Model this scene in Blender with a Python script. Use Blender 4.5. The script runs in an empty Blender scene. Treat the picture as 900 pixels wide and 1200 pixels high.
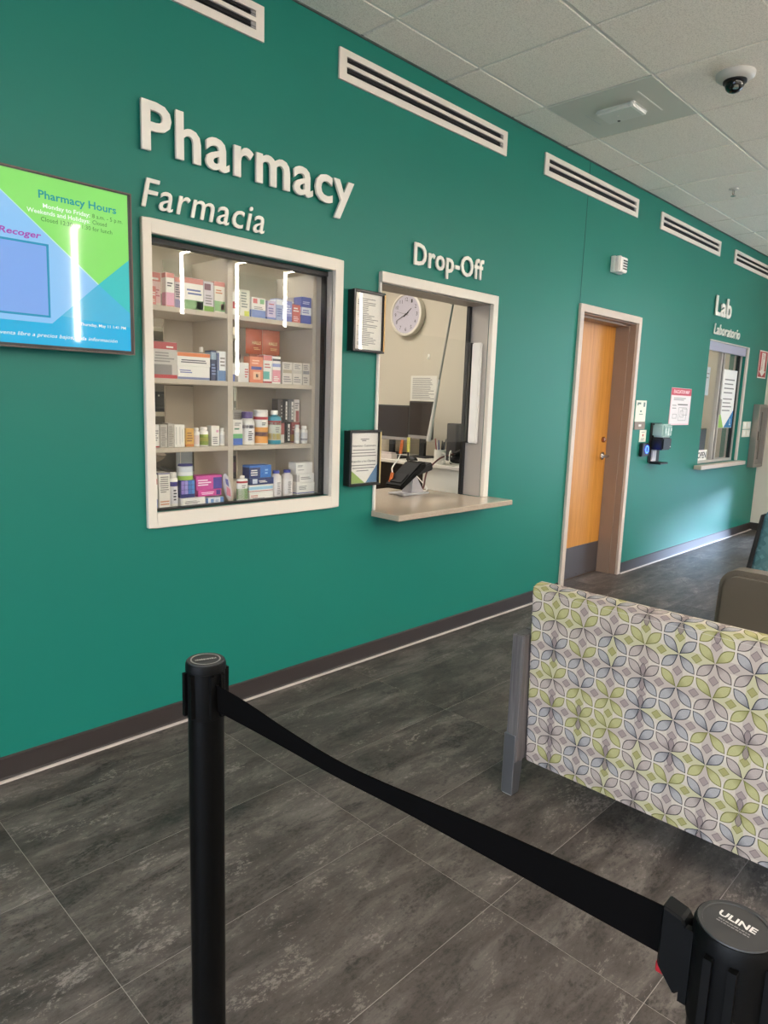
import bpy, bmesh, math, random
from mathutils import Matrix, Vector
random.seed(7)
PI = math.pi
scene = bpy.context.scene
COL = scene.collection

# ------------------------------------------------------------------ camera
cam_d = bpy.data.cameras.new('camera'); cam = bpy.data.objects.new('camera', cam_d); COL.objects.link(cam)
cam_d.sensor_fit = 'VERTICAL'; cam_d.sensor_height = 36.0; cam_d.lens = 810.23 * 36 / 1200
cam_d.clip_start = 0.02
CR = Vector((0.70178907, -0.71164313, 0.03249873)); CU = Vector((0.09282895, 0.1365837, 0.98626958)); CF = Vector((0.70631076, 0.68913638, -0.16191403))
mw = Matrix((CR, CU, -CF)).transposed().to_4x4(); mw.translation = Vector((0, -2.5877, 1.413))
cam.matrix_world = mw
scene.camera = cam
# ------------------------------------------------------------------ colour management, world, daylight
scene.view_settings.view_transform = 'Standard'; scene.view_settings.look = 'None'
scene.view_settings.gamma = 1.0; scene.view_settings.use_curve_mapping = False
scene.view_settings.exposure = 2.0
W = bpy.data.worlds.new('world'); scene.world = W; W.use_nodes = True
W.node_tree.nodes['Background'].inputs[0].default_value = (0.45, 0.62, 1.0, 1)
W.node_tree.nodes['Background'].inputs[1].default_value = 1.0
LAMP = 24.0           # linear light strips
TROFFER = 4.2         # pharmacy and lab ceiling panels
def area(name, loc, rot, sx, sy, power, col):
    d = bpy.data.lights.new(name, 'AREA'); d.shape = 'RECTANGLE'; d.size = sx; d.size_y = sy; d.energy = power; d.color = col
    o = bpy.data.objects.new(name, d); COL.objects.link(o); o.location = loc; o.rotation_euler = rot
    return o
# daylight at the tall glazing of the right-hand wall
area('daylight_lamp', (8.93, -2.72, 1.45), (0, math.radians(90), 0), 2.5, 1.7, 17, (0.62, 0.80, 1.0))
area('daylight_lamp', (-3.17, -3.0, 1.0), (0, math.radians(-62), 0), 1.8, 3.4, 22, (0.82, 0.91, 1.0)).data.spread = math.radians(95)  # added fill from the unseen left side, brightens the lower green wall
sd = bpy.data.lights.new('sun', 'SUN'); sd.energy = 3.4; sd.color = (0.55, 0.70, 1.0); sd.angle = math.radians(12)
sun = bpy.data.objects.new('sun', sd); COL.objects.link(sun); sun.location = (12, -3, 3)
sun.rotation_euler = Vector((-1.0, 0.47, -0.2)).to_track_quat('-Z', 'Y').to_euler()

# ------------------------------------------------------------------ helpers
def lin(c):
    return tuple(((v / 255) / 12.92 if v / 255 <= 0.04045 else ((v / 255 + 0.055) / 1.055) ** 2.4) for v in c[:3]) + (1.0,)
MATS = {}
def M(c, rough=0.5, metal=0.0, emit=0.0, spec=0.5, coat=0.0):
    key = (tuple(c), rough, metal, emit, spec, coat)
    if key in MATS: return MATS[key]
    m = bpy.data.materials.new('m_%d_%d_%d' % tuple(c)); m.use_nodes = True
    b = m.node_tree.nodes['Principled BSDF']
    b.inputs['Base Color'].default_value = lin(c); b.inputs['Roughness'].default_value = rough
    b.inputs['Metallic'].default_value = metal; b.inputs['Specular IOR Level'].default_value = spec
    b.inputs['Coat Weight'].default_value = coat; b.inputs['Coat Roughness'].default_value = 0.05
    if emit:
        b.inputs['Emission Color'].default_value = lin(c); b.inputs['Emission Strength'].default_value = emit
    MATS[key] = m
    return m
class NT:
    """tiny expression builder for shader maths"""
    def __init__(s, name):
        s.m = bpy.data.materials.new(name); s.m.use_nodes = True; s.t = s.m.node_tree; s.b = s.t.nodes['Principled BSDF']
    def n(s, typ, **kw):
        nd = s.t.nodes.new(typ)
        for k, v in kw.items(): setattr(nd, k, v)
        return nd
    def link(s, a, b): s.t.links.new(a, b)
    def setin(s, sock, v):
        if isinstance(v, X): s.link(v.s, sock)
        elif hasattr(v, 'is_output'): s.link(v, sock)
        else: sock.default_value = v
    def op(s, o, a, b=None, c=None):
        nd = s.n('ShaderNodeMath', operation=o)
        for i, v in enumerate((a, b, c)):
            if v is not None: s.setin(nd.inputs[i], v)
        return X(s, nd.outputs[0])
    def mix(s, f, a, b):
        nd = s.n('ShaderNodeMix', data_type='RGBA')
        s.setin(nd.inputs[0], f); s.setin(nd.inputs[6], a); s.setin(nd.inputs[7], b)
        return nd.outputs[2]
    def noise(s, vec, scale, detail=4, rough=0.6, dist=0.0):
        nd = s.n('ShaderNodeTexNoise'); s.link(vec, nd.inputs['Vector'])
        nd.inputs['Scale'].default_value = scale; nd.inputs['Detail'].default_value = detail
        nd.inputs['Roughness'].default_value = rough; nd.inputs['Distortion'].default_value = dist
        return X(s, nd.outputs[0])
    def ramp(s, f, stops):
        nd = s.n('ShaderNodeValToRGB'); s.setin(nd.inputs[0], f); e = nd.color_ramp.elements
        while len(e) < len(stops): e.new(0.5)
        for el, (p, c) in zip(e, stops): el.position = p; el.color = c
        return nd.outputs[0]
    def mapping(s, vec, scale=(1, 1, 1)):
        nd = s.n('ShaderNodeMapping'); s.link(vec, nd.inputs[0]); nd.inputs['Scale'].default_value = scale
        return nd.outputs[0]
    def white(s, a, b, c):
        cv = s.n('ShaderNodeCombineXYZ'); s.setin(cv.inputs[0], a); s.setin(cv.inputs[1], b); s.setin(cv.inputs[2], c)
        w = s.n('ShaderNodeTexWhiteNoise', noise_dimensions='3D'); s.link(cv.outputs[0], w.inputs[0])
        return X(s, w.outputs[0])
    def bump(s, h, strength, dist=0.01):
        nd = s.n('ShaderNodeBump'); s.setin(nd.inputs['Height'], h); nd.inputs['Strength'].default_value = strength
        nd.inputs['Distance'].default_value = dist; s.link(nd.outputs[0], s.b.inputs['Normal'])
class X:
    def __init__(s, t, sock): s.t = t; s.s = sock
    def __add__(s, o): return s.t.op('ADD', s, o)
    __radd__ = __add__
    def __sub__(s, o): return s.t.op('SUBTRACT', s, o)
    def __rsub__(s, o): return s.t.op('SUBTRACT', o, s)
    def __mul__(s, o): return s.t.op('MULTIPLY', s, o)
    __rmul__ = __mul__
    def __lt__(s, o): return s.t.op('LESS_THAN', s, o)
    def __gt__(s, o): return s.t.op('GREATER_THAN', s, o)
    def f(s, o, *a): return s.t.op(o, s, *a)

def box(bm, x0, x1, y0, y1, z0, z1):
    v = [bm.verts.new(p) for p in ((x0, y0, z0), (x1, y0, z0), (x1, y1, z0), (x0, y1, z0), (x0, y0, z1), (x1, y0, z1), (x1, y1, z1), (x0, y1, z1))]
    for f in ((3, 2, 1, 0), (4, 5, 6, 7), (0, 1, 5, 4), (1, 2, 6, 5), (2, 3, 7, 6), (3, 0, 4, 7)): bm.faces.new([v[i] for i in f])
    return v
def B(*a):
    bm = bmesh.new()
    for t in (a if isinstance(a[0], (tuple, list)) else [a]): box(bm, *t)
    return bm
def prism(bm, pts, axis, a, b):
    """polygon pts (2-D) pushed along axis from a to b. axis y: pts=(x,z); x: (y,z); z: (x,y)"""
    def P(p, t): return {'y': (p[0], t, p[1]), 'x': (t, p[0], p[1]), 'z': (p[0], p[1], t)}[axis]
    A = [bm.verts.new(P(p, a)) for p in pts]; Bv = [bm.verts.new(P(p, b)) for p in pts]; n = len(pts)
    bm.faces.new(A); bm.faces.new(Bv[::-1])
    for i in range(n): bm.faces.new((A[i], Bv[i], Bv[(i + 1) % n], A[(i + 1) % n]))
    bmesh.ops.recalc_face_normals(bm, faces=bm.faces[:])
    return bm
def PR(pts, axis, a, b): return prism(bmesh.new(), pts, axis, a, b)
def lathe(bm, prof, c=(0, 0, 0), seg=24, axis='z', sx=1.0):
    rings = []
    for r, h in prof:
        ring = []
        for i in range(seg):
            a = 2 * PI * i / seg; u, w = r * math.cos(a) * sx, r * math.sin(a)
            p = {'z': (u, w, h), 'y': (u, h, w), 'x': (h, u, w)}[axis]
            ring.append(bm.verts.new((p[0] + c[0], p[1] + c[1], p[2] + c[2])))
        rings.append(ring)
    for A, Bv in zip(rings, rings[1:]):
        for i in range(seg): bm.faces.new((A[i], A[(i + 1) % seg], Bv[(i + 1) % seg], Bv[i]))
    bm.faces.new(rings[0]); bm.faces.new(rings[-1])
    bmesh.ops.recalc_face_normals(bm, faces=bm.faces[:])
    return bm
def L(prof, c=(0, 0, 0), seg=24, axis='z', sx=1.0): return lathe(bmesh.new(), prof, c, seg, axis, sx)
def tube(bm, pts, r, seg=8):
    pts = [Vector(p) for p in pts]; rings = []
    for i, p in enumerate(pts):
        d = (pts[min(i + 1, len(pts) - 1)] - pts[max(i - 1, 0)]).normalized()
        u = d.cross(Vector((0, 0, 1)) if abs(d.z) < 0.95 else Vector((1, 0, 0))).normalized(); w = d.cross(u)
        rr = r[i] if isinstance(r, (list, tuple)) else r
        rings.append([bm.verts.new(p + (u * math.cos(2 * PI * k / seg) + w * math.sin(2 * PI * k / seg)) * rr) for k in range(seg)])
    for A, Bv in zip(rings, rings[1:]):
        for i in range(seg): bm.faces.new((A[i], A[(i + 1) % seg], Bv[(i + 1) % seg], Bv[i]))
    bm.faces.new(rings[0]); bm.faces.new(rings[-1])
    bmesh.ops.recalc_face_normals(bm, faces=bm.faces[:])
    return bm
def TB(pts, r, seg=8): return tube(bmesh.new(), pts, r, seg)
def curve(pts, n=6):
    """Catmull-Rom through pts"""
    P = [Vector(p) for p in pts]; P = [2 * P[0] - P[1]] + P + [2 * P[-1] - P[-2]]; out = []
    for i in range(1, len(P) - 2):
        for k in range(n):
            t = k / n; a, b, c, d = P[i - 1:i + 3]
            out.append(0.5 * ((2 * b) + (c - a) * t + (2 * a - 5 * b + 4 * c - d) * t * t + (3 * b - a - 3 * c + d) * t ** 3))
    return out + [P[-2]]
def bevel(bm, w, seg=2):
    bmesh.ops.remove_doubles(bm, verts=bm.verts, dist=1e-6)
    bmesh.ops.bevel(bm, geom=[e for e in bm.edges if len(e.link_faces) == 2 and e.calc_face_angle(0) > 0.5], offset=w, segments=seg, affect='EDGES', clamp_overlap=True)
    return bm
def tag(o, label=None, cat=None, group=None, kind=None):
    for k, v in (('label', label), ('category', cat), ('group', group), ('kind', kind)):
        if v: o[k] = v
    return o
def obj(name, src, mat, parent=None, label=None, cat=None, group=None, kind=None, smooth=False):
    if isinstance(src, bpy.types.Mesh): me = src
    else:
        me = bpy.data.meshes.new(name); src.to_mesh(me); src.free()
    if mat is not None and not me.materials: me.materials.append(mat)
    if smooth:
        for p in me.polygons: p.use_smooth = True
        try: me.set_sharp_from_angle(angle=math.radians(40))
        except Exception: pass
    o = bpy.data.objects.new(name, me); COL.objects.link(o)
    if parent is not None:
        o.parent = parent; w = Vector((0, 0, 0)); p = parent
        while p is not None: w += p.location; p = p.parent
        o.location = -w
    tag(o, label, cat, group, kind)
    return o
def thing(name, loc, label, cat, group=None):
    o = bpy.data.objects.new(name, None); COL.objects.link(o); o.location = loc; o.empty_display_size = 0.05
    return tag(o, label, cat, group)
def copy_tree(o, parent=None):
    c = o.copy(); COL.objects.link(c)
    if parent is not None: c.parent = parent
    for ch in list(o.children): copy_tree(ch, c)
    return c
# ---- lettering: glyph outlines as meshes
def text_mesh(s, bold=0.0, shear=0.0, ext=0.0, res=3):
    cu = bpy.data.curves.new('txt', 'FONT'); cu.body = s; cu.size = 1.0; cu.offset = bold; cu.shear = shear; cu.extrude = ext; cu.resolution_u = res
    o = bpy.data.objects.new('txt', cu); me = bpy.data.meshes.new_from_object(o)
    bpy.data.objects.remove(o); bpy.data.curves.remove(cu)
    return me
def ext_of(me):
    xs = [v.co.x for v in me.vertices]; ys = [v.co.y for v in me.vertices]
    return (min(xs), max(xs), min(ys), max(ys)) if xs else (0, 0, 0, 0)
CAP = ext_of(text_mesh('H'))[3]
def text_fit(me, xform, width=None, cap=1.0, x0=None, thick=None, wext=None):
    e = wext or ext_of(me); sy = cap / CAP; sx = (width / max(e[1] - e[0], 1e-6)) if width else sy
    for v in me.vertices:
        v.co = xform((v.co.x - e[0]) * sx, v.co.y * sy, v.co.z if thick is None else (thick if v.co.z > 0 else 0.0))
    return me
def on_wall(x, z, y):           # reads on a wall facing the camera side (-y)
    return lambda u, v, t: Vector((x + u, y - t, z + v))
def on_side(y, z, x):           # reads on a wall facing -x (runs towards -y)
    return lambda u, v, t: Vector((x - t, y - u, z + v))
def print_text(name, s, xf, width, cap, mat, parent, bold=0.0, shear=0.0, label=None):
    me = text_mesh(s, bold, shear, 0.0, 2); text_fit(me, xf, width, cap)
    return obj(name, me, mat, parent, label)
def lettering(s, x, z, y, width, cap, thick, bold, shear, mat, label, track=0.04):
    """wall lettering: every letter a part"""
    full = text_mesh(s, bold, shear, 0.1); e = ext_of(full); sx = width / (e[1] - e[0] + track * (len(s) - 1)); sy = cap / CAP
    root = thing('wall_lettering', (x, y, z), label, 'lettering')
    bar = ext_of(text_mesh('|', bold, shear))[1]
    for i, ch in enumerate(s):
        if ch == ' ': continue
        adv = ext_of(text_mesh(s[:i] + '|', bold, shear))[1] - bar if i else 0.0
        me = text_mesh(ch, bold, shear, 0.1)
        for v in me.vertices:
            v.co = Vector((x + (v.co.x + adv + track * i - e[0]) * sx, y - (thick if v.co.z > 0 else 0.0), z + v.co.y * sy))
        obj('hyphen' if ch == '-' else 'letter', me, mat, root)
    return root
def lines(bm, x0, x1, z, y, h, n, step, jit=0.3):
    for k in range(n):
        w = (x1 - x0) * (1 - jit * random.random()); box(bm, x0, x0 + w, y - 0.0006, y, z - k * step - h, z - k * step)
    return bm

# ------------------------------------------------------------------ materials of the big surfaces
def pos(t): return t.n('ShaderNodeNewGeometry').outputs['Position']
def m_wall(name, col, rough=0.42, var=0.06, spec=0.5):
    t = NT(name); p = pos(t); n1 = t.noise(p, 0.8, 3); n2 = t.noise(p, 160, 2)
    c = lin(col); d = tuple(v * (1 - var) for v in c[:3]) + (1,)
    t.link(t.mix(n1, d, c), t.b.inputs['Base Color']); t.b.inputs['Roughness'].default_value = rough
    t.bump(n2, 0.06, 0.002); t.b.inputs['Specular IOR Level'].default_value = spec
    return t.m
MW = m_wall('green_paint', (24, 118, 103), 0.42, spec=0.3)
MBEIGE = m_wall('beige_paint', (226, 217, 204), 0.6)
MCREAM = m_wall('cream_paint', (204, 194, 176), 0.6)
def m_floor():
    t = NT('slate_floor'); g = pos(t); oi = t.n('ShaderNodeObjectInfo')
    add = t.n('ShaderNodeVectorMath', operation='ADD'); t.link(g, add.inputs[0])
    cv = t.n('ShaderNodeCombineXYZ'); r = X(t, oi.outputs['Random'])
    t.setin(cv.inputs[0], r * 37.0); t.setin(cv.inputs[1], r * 91.0); t.setin(cv.inputs[2], r * 13.0)
    t.link(cv.outputs[0], add.inputs[1]); p = add.outputs[0]
    streak = t.noise(t.mapping(p, (1.6, 6.5, 1)), 1.5, 9, 0.72, 0.5)
    blot = t.noise(t.mapping(p, (1.6, 3.2, 1)), 2.2, 10, 0.78, 0.4)
    fine = t.noise(t.mapping(p, (5, 9, 1)), 11, 6, 0.8)
    base = t.ramp(streak, [(0.30, lin((54, 48, 45))), (0.5, lin((88, 80, 75))), (0.66, lin((120, 111, 105)))])
    flake = (blot.f('MULTIPLY', 0.6) + fine * 0.4) 
    fl = t.ramp(flake, [(0.545, (0, 0, 0, 1)), (0.60, (1, 1, 1, 1))])
    dk = t.ramp(flake, [(0.40, (1, 1, 1, 1)), (0.49, (0, 0, 0, 1))])
    c = t.mix(X(t, fl) * 0.7, base, lin((156, 145, 138)))
    c = t.mix(X(t, dk) * 0.85, c, lin((34, 30, 28)))
    c = t.mix(r * 0.3, c, lin((70, 62, 58)))
    t.link(c, t.b.inputs['Base Color'])
    t.setin(t.b.inputs['Roughness'], t.op('MULTIPLY_ADD', fine, 0.2, 0.40)); t.b.inputs['Specular IOR Level'].default_value = 0.36
    t.bump(flake, 0.15, 0.004)
    return t.m
MFLOOR = m_floor()
def m_tile():
    t = NT('acoustic_tile'); p = pos(t); n1 = t.noise(p, 170, 3, 0.7); n2 = t.noise(p, 60, 3)
    c = t.ramp(n1, [(0.3, lin((214, 206, 192))), (0.55, lin((250, 243, 230)))])
    t.link(c, t.b.inputs['Base Color']); t.b.inputs['Roughness'].default_value = 0.9
    t.bump(n1 + n2, 0.25, 0.003)
    return t.m
MTILE = m_tile()
def m_wood(name, a, b, axis='z', sc=1.0, rough=0.4):
    t = NT(name); p = pos(t)
    s = {'z': (26, 26, 0.9), 'x': (0.9, 26, 26), 'y': (26, 0.9, 26)}[axis]
    n = t.noise(t.mapping(p, tuple(v * sc for v in s)), 2.2, 6, 0.65, 0.6)
    t.link(t.ramp(n, [(0.3, lin(a)), (0.68, lin(b))]), t.b.inputs['Base Color']); t.b.inputs['Roughness'].default_value = rough
    return t.m
MWOOD = m_wood('maple_veneer', (180, 116, 42), (210, 147, 66))
MGREYWOOD = m_wood('grey_laminate', (74, 69, 69), (112, 106, 105), 'z', 1.4, 0.5)
def m_speck(name, a, b, rough, scale=350):
    t = NT(name); p = pos(t); n = t.noise(p, scale, 2, 0.6)
    t.link(t.ramp(n, [(0.38, lin(a)), (0.62, lin(b))]), t.b.inputs['Base Color']); t.b.inputs['Roughness'].default_value = rough
    return t.m
MCOUNTER = m_speck('quartz_counter', (168, 152, 134), (192, 177, 158), 0.13)
MTAUPE = m_speck('taupe_upholstery', (98, 90, 82), (120, 112, 102), 0.75, 500)
def m_glass(name, tint=(1, 1, 1, 1), f0=0.05):
    m = bpy.data.materials.new(name); m.use_nodes = True; t = m.node_tree; t.nodes.clear()
    o = t.nodes.new('ShaderNodeOutputMaterial'); mx = t.nodes.new('ShaderNodeMixShader'); lw = t.nodes.new('ShaderNodeLayerWeight'); lw.inputs[0].default_value = 0.5
    pw = t.nodes.new('ShaderNodeMath'); pw.operation = 'POWER'; pw.inputs[1].default_value = 5.0; ma = t.nodes.new('ShaderNodeMath'); ma.operation = 'MULTIPLY_ADD'; ma.inputs[1].default_value = 0.9; ma.inputs[2].default_value = f0
    tr = t.nodes.new('ShaderNodeBsdfTransparent'); tr.inputs[0].default_value = tint; gl = t.nodes.new('ShaderNodeBsdfGlossy'); gl.inputs['Roughness'].default_value = 0.0
    t.links.new(lw.outputs['Facing'], pw.inputs[0]); t.links.new(pw.outputs[0], ma.inputs[0]); t.links.new(ma.outputs[0], mx.inputs[0])
    t.links.new(tr.outputs[0], mx.inputs[1]); t.links.new(gl.outputs[0], mx.inputs[2]); t.links.new(mx.outputs[0], o.inputs[0])
    return m
MGLASS = m_glass('clear_glass', (0.98, 0.985, 0.98, 1), 0.035); MPLASTIC = m_glass('clear_plastic', (0.9, 0.91, 0.91, 1), 0.05)
MFRAME = M((222, 214, 200), 0.4); MALU = M((186, 180, 172), 0.35, 0.3); MBLACK = M((16, 16, 17), 0.45); MBLK2 = M((26, 25, 26), 0.6)
MWHITE = M((236, 232, 224), 0.45); MLETTER = M((234, 228, 216), 0.5); MSTEEL = M((168, 166, 162), 0.32, 0.85); MCHROME = M((200, 196, 190), 0.18, 1.0)
MJAMB = M((150, 126, 108), 0.45); MBASE = M((47, 40, 38), 0.5); MDARK = M((8, 8, 8), 0.8); MGREY = M((150, 146, 142), 0.5)
INK = M((60, 58, 60), 0.7); INKL = M((128, 124, 122), 0.7)

# ------------------------------------------------------------------ room shell
XL, XR, YF, H, TW = -3.2, 8.97, -5.15, 3.063, 0.16
def wall_holes(a0, a1, z0, z1, holes, F):
    """F(a,t,z) maps wall coordinate a, depth t (0..1), height z. holes: (a0,a1,z0,z1)"""
    As = sorted({a0, a1, *[h[0] for h in holes], *[h[1] for h in holes]}); Zs = sorted({z0, z1, *[h[2] for h in holes], *[h[3] for h in holes]})
    bm = bmesh.new()
    def solid(i, j):
        if i < 0 or j < 0 or i >= len(As) - 1 or j >= len(Zs) - 1: return False
        a, z = (As[i] + As[i + 1]) / 2, (Zs[j] + Zs[j + 1]) / 2
        return not any(h[0] < a < h[1] and h[2] < z < h[3] for h in holes)
    q = lambda *p: bm.faces.new([bm.verts.new(F(*v)) for v in p])
    for i in range(len(As) - 1):
        for j in range(len(Zs) - 1):
            if not solid(i, j): continue
            a, b, c, d = As[i], As[i + 1], Zs[j], Zs[j + 1]
            for t in (0, 1): q((a, t, c), (b, t, c), (b, t, d), (a, t, d))
            if not solid(i - 1, j): q((a, 0, c), (a, 1, c), (a, 1, d), (a, 0, d))
            if not solid(i + 1, j): q((b, 0, c), (b, 1, c), (b, 1, d), (b, 0, d))
            if not solid(i, j - 1): q((a, 0, c), (b, 0, c), (b, 1, c), (a, 1, c))
            if not solid(i, j + 1): q((a, 0, d), (b, 0, d), (b, 1, d), (a, 1, d))
    bmesh.ops.remove_doubles(bm, verts=bm.verts, dist=1e-5); bmesh.ops.recalc_face_normals(bm, faces=bm.faces[:])
    return bm
HO = [(1.322, 2.254, 0.925, 2.0), (2.572, 3.508, 0.792, 1.992), (4.602, 5.488, 0.0, 2.071), (7.09, 8.15, 0.866, 2.07)]
wall_back = obj('wall_back', wall_holes(XL, XR + 0.12, 0, H + 0.1, HO, lambda a, t, z: (a, t * TW, z)), MW, kind='structure')
obj('wall_joint', B(4.5645, 4.5685, -0.0012, 0.002, 2.13, 2.842), M((14, 62, 54), 0.6), wall_back)
obj('wall_joint', B(4.5645, 4.5685, -0.0012, 0.002, 2.974, 3.06), M((14, 62, 54), 0.6), wall_back)
WR = [(-1.30, -0.36, 0.02, 0.74), (-3.65, -1.8, 0.02, 2.75)]
wall_right = obj('wall_right', wall_holes(YF, 0.0, 0, H + 0.1, WR, lambda a, t, z: (XR + t * 0.12, a, z)), MBEIGE, kind='structure')
for k, h in enumerate(WR):
    w = obj('window_%d' % (k + 4), B((XR + 0.02, XR + 0.08, h[0], h[0] + 0.05, h[2], h[3]), (XR + 0.02, XR + 0.08, h[1] - 0.05, h[1], h[2], h[3]), (XR + 0.02, XR + 0.08, h[0], h[1], h[2], h[2] + 0.05), (XR + 0.02, XR + 0.08, h[0], h[1], h[3] - 0.05, h[3])), MALU, kind='structure')
    obj('pane', B(XR + 0.045, XR + 0.051, h[0] + 0.05, h[1] - 0.05, h[2] + 0.05, h[3] - 0.05), MGLASS, w)
obj('wall_sun_blocker', B(10.5, 10.62, -12.0, -2.06, -0.12, 4.2), MBEIGE, kind='structure')  # unseen slab added outdoors to keep the sun off the tall right-hand glazing
WL = (-4.75, -1.25, 0.06, 1.95)
wall_left = obj('wall_left', wall_holes(YF, 0.0, 0, H + 0.1, [WL], lambda a, t, z: (XL - t * 0.12, a, z)), MBEIGE, kind='structure')
w = obj('window_6', B(*[(XL - 0.08, XL - 0.02, y, y + 0.05, WL[2], WL[3]) for y in (-4.75, -3.6, -2.45, -1.3)], (XL - 0.08, XL - 0.02, WL[0], WL[1], WL[2], WL[2] + 0.05), (XL - 0.08, XL - 0.02, WL[0], WL[1], WL[3] - 0.05, WL[3])), MALU, kind='structure')  # unseen glazing added to go with the left fill lamp
for y in (-4.7, -3.55, -2.4): obj('pane', B(XL - 0.055, XL - 0.049, y, y + 1.1, WL[2] + 0.05, WL[3] - 0.05), MGLASS, w)
obj('wall_front', B(XL - 0.12, XR + 0.12, YF - 0.12, YF, 0, H + 0.1), MBEIGE, kind='structure')
# floor: sub-base and single tiles
floor = obj('floor', B(XL - 0.12, XR + 3.0, YF - 0.12, 3.4, -0.12, -0.0007), M((160, 152, 146), 0.7), kind='structure')
TXS, TYS = 0.8783, 0.448
tm = bpy.data.meshes.new('floor_tile'); bm = B(0.001, TXS - 0.001, 0.001, TYS - 0.001, -0.0007, 0.0); bm.to_mesh(tm); bm.free(); tm.materials.append(MFLOOR)
xk = 0.6242 - 5 * TXS
while xk < XR:
    yk = -0.2559 - 11 * TYS
    while yk < 0.2:
        if xk + TXS > XL:
            o = bpy.data.objects.new('floor_tile', tm); COL.objects.link(o); o.parent = floor; o.location = (xk, yk, 0)
        yk += TYS
    xk += TXS
# baseboards
def baseb(name, x0, x1):
    o = obj(name, PR([(-0.012, 0.0), (-0.022, 0.0), (-0.012, 0.012), (-0.007, 0.082), (0.0, 0.088), (0.0, 0.0)], 'x', x0, x1), MBASE, kind='structure')
    return o
baseb('baseboard_back', XL, 4.548); baseb('baseboard_back', 5.542, XR)
obj('trim_1', PR([(-0.0225, 0.0), (-0.031, 0.0), (-0.027, 0.0055), (-0.0205, 0.0075)], 'x', XL, 4.548), M((178, 166, 158), 0.5), kind='structure')
obj('trim_2', PR([(-0.0225, 0.0), (-0.031, 0.0), (-0.027, 0.0055), (-0.0205, 0.0075)], 'x', 5.542, XR), M((178, 166, 158), 0.5), kind='structure')
obj('baseboard_right', B(XR - 0.012, XR, -0.34, -0.002, 0, 0.088), MBASE, kind='structure')
obj('baseboard_right', B(XR - 0.012, XR, -1.78, -1.32, 0, 0.088), MBASE, kind='structure')
# ceiling: slab, grid bars, lay-in tiles
ceil = obj('ceiling', B(XL - 0.12, XR + 0.12, YF - 0.12, 0.0, H + 0.012, H + 0.1), M((120, 116, 108), 0.9), kind='structure')
CX0, CY0, CSX, CSY = 2.3894, -0.2345, 0.6096, 0.618
nx0 = -10; nx1 = 11
ct = bpy.data.meshes.new('ceiling_tile'); bm = bevel(B(0.007, CSX - 0.007, 0.007, CSY - 0.007, 0.0, 0.014), 0.004, 1); bm.to_mesh(ct); bm.free(); ct.materials.append(MTILE)
c2 = bpy.data.meshes.new('ceiling_tile'); bm = bevel(B(0.007, CSX - 0.007, 0.007, -CY0 - 0.012, 0.0, 0.014), 0.004, 1); bm.to_mesh(c2); bm.free(); c2.materials.append(MTILE)
for i in range(nx0, nx1):
    x = CX0 + i * CSX
    if x + CSX < XL or x > XR: continue
    for j in range(-1, 8):
        if i == 2 and j == 0: continue
        o = bpy.data.objects.new('ceiling_tile', c2 if j == -1 else ct); COL.objects.link(o); o.parent = ceil
        o.location = (x, CY0 if j == -1 else CY0 - (j + 1) * CSY, H)
MBAR = M((226, 222, 212), 0.4)
for j in range(0, 8):
    y = CY0 - j * CSY; obj('grid_bar', B(XL, XR, y - 0.0065, y + 0.0065, H + 0.003, H + 0.013), MBAR, ceil)
for i in range(nx0, nx1):
    x = CX0 + i * CSX
    if XL < x < XR: obj('grid_bar', B(x - 0.0065, x + 0.0065, YF, 0, H + 0.0055, H + 0.013), MBAR, ceil)
obj('wall_angle', B(XL, XR, -0.012, -0.001, H - 0.003, H + 0.012), M((96, 100, 94), 0.6), ceil)

# linear lights: a strip along the ceiling that turns down the opposite wall
def m_emit(name, col, s):
    m = bpy.data.materials.new(name); m.use_nodes = True; t = m.node_tree; t.nodes.clear()
    o = t.nodes.new('ShaderNodeOutputMaterial'); e = t.nodes.new('ShaderNodeEmission'); e.inputs[0].default_value = col; e.inputs[1].default_value = s
    t.links.new(e.outputs[0], o.inputs[0]); return m
MLAMP = m_emit('lamp_diffuser', (1.0, 0.94, 0.85, 1), LAMP)
for k, (x, zb, yl) in enumerate([(-2.2, 1.9, -2.9), (-0.9, 1.65, -2.6), (0.45, 2.3, -2.4), (1.75, 1.65, -2.3), (3.05, 1.9, -5.0), (4.41, 2.33, -1.8), (5.185, 1.64, -1.8), (5.95, 2.32, -1.8), (7.2, 1.8, -3.2)]):
    wd = 0.02
    r = thing('linear_light', (x, YF + 0.03, H - 0.03), '%s linear strip light bending from ceiling down the opposite wall' % ['first', 'second', 'third', 'fourth', 'fifth', 'sixth', 'seventh', 'eighth', 'ninth'][k], 'light', 'linear strip lights behind the viewer')
    obj('housing', B((x - wd - 0.008, x + wd + 0.008, YF, yl, H - 0.02, H), (x - wd - 0.008, x + wd + 0.008, YF, YF + 0.02, zb, H - 0.02)), MALU, r)
    if yl > -4.5: obj('added_baffle', B((x - wd - 0.008, x - wd - 0.002, -4.5, yl, H - 0.05, H - 0.0201), (x + wd + 0.002, x + wd + 0.008, -4.5, yl, H - 0.05, H - 0.0201)), MALU, r)  # lips added to cut strip light off the upper green wall
    obj('diffuser', B((x - wd, x + wd, YF + 0.022, yl - 0.01, H - 0.028, H - 0.0201), (x - wd, x + wd, YF + 0.0201, YF + 0.028, zb + 0.01, H - 0.0281)), MLAMP, r)
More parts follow.
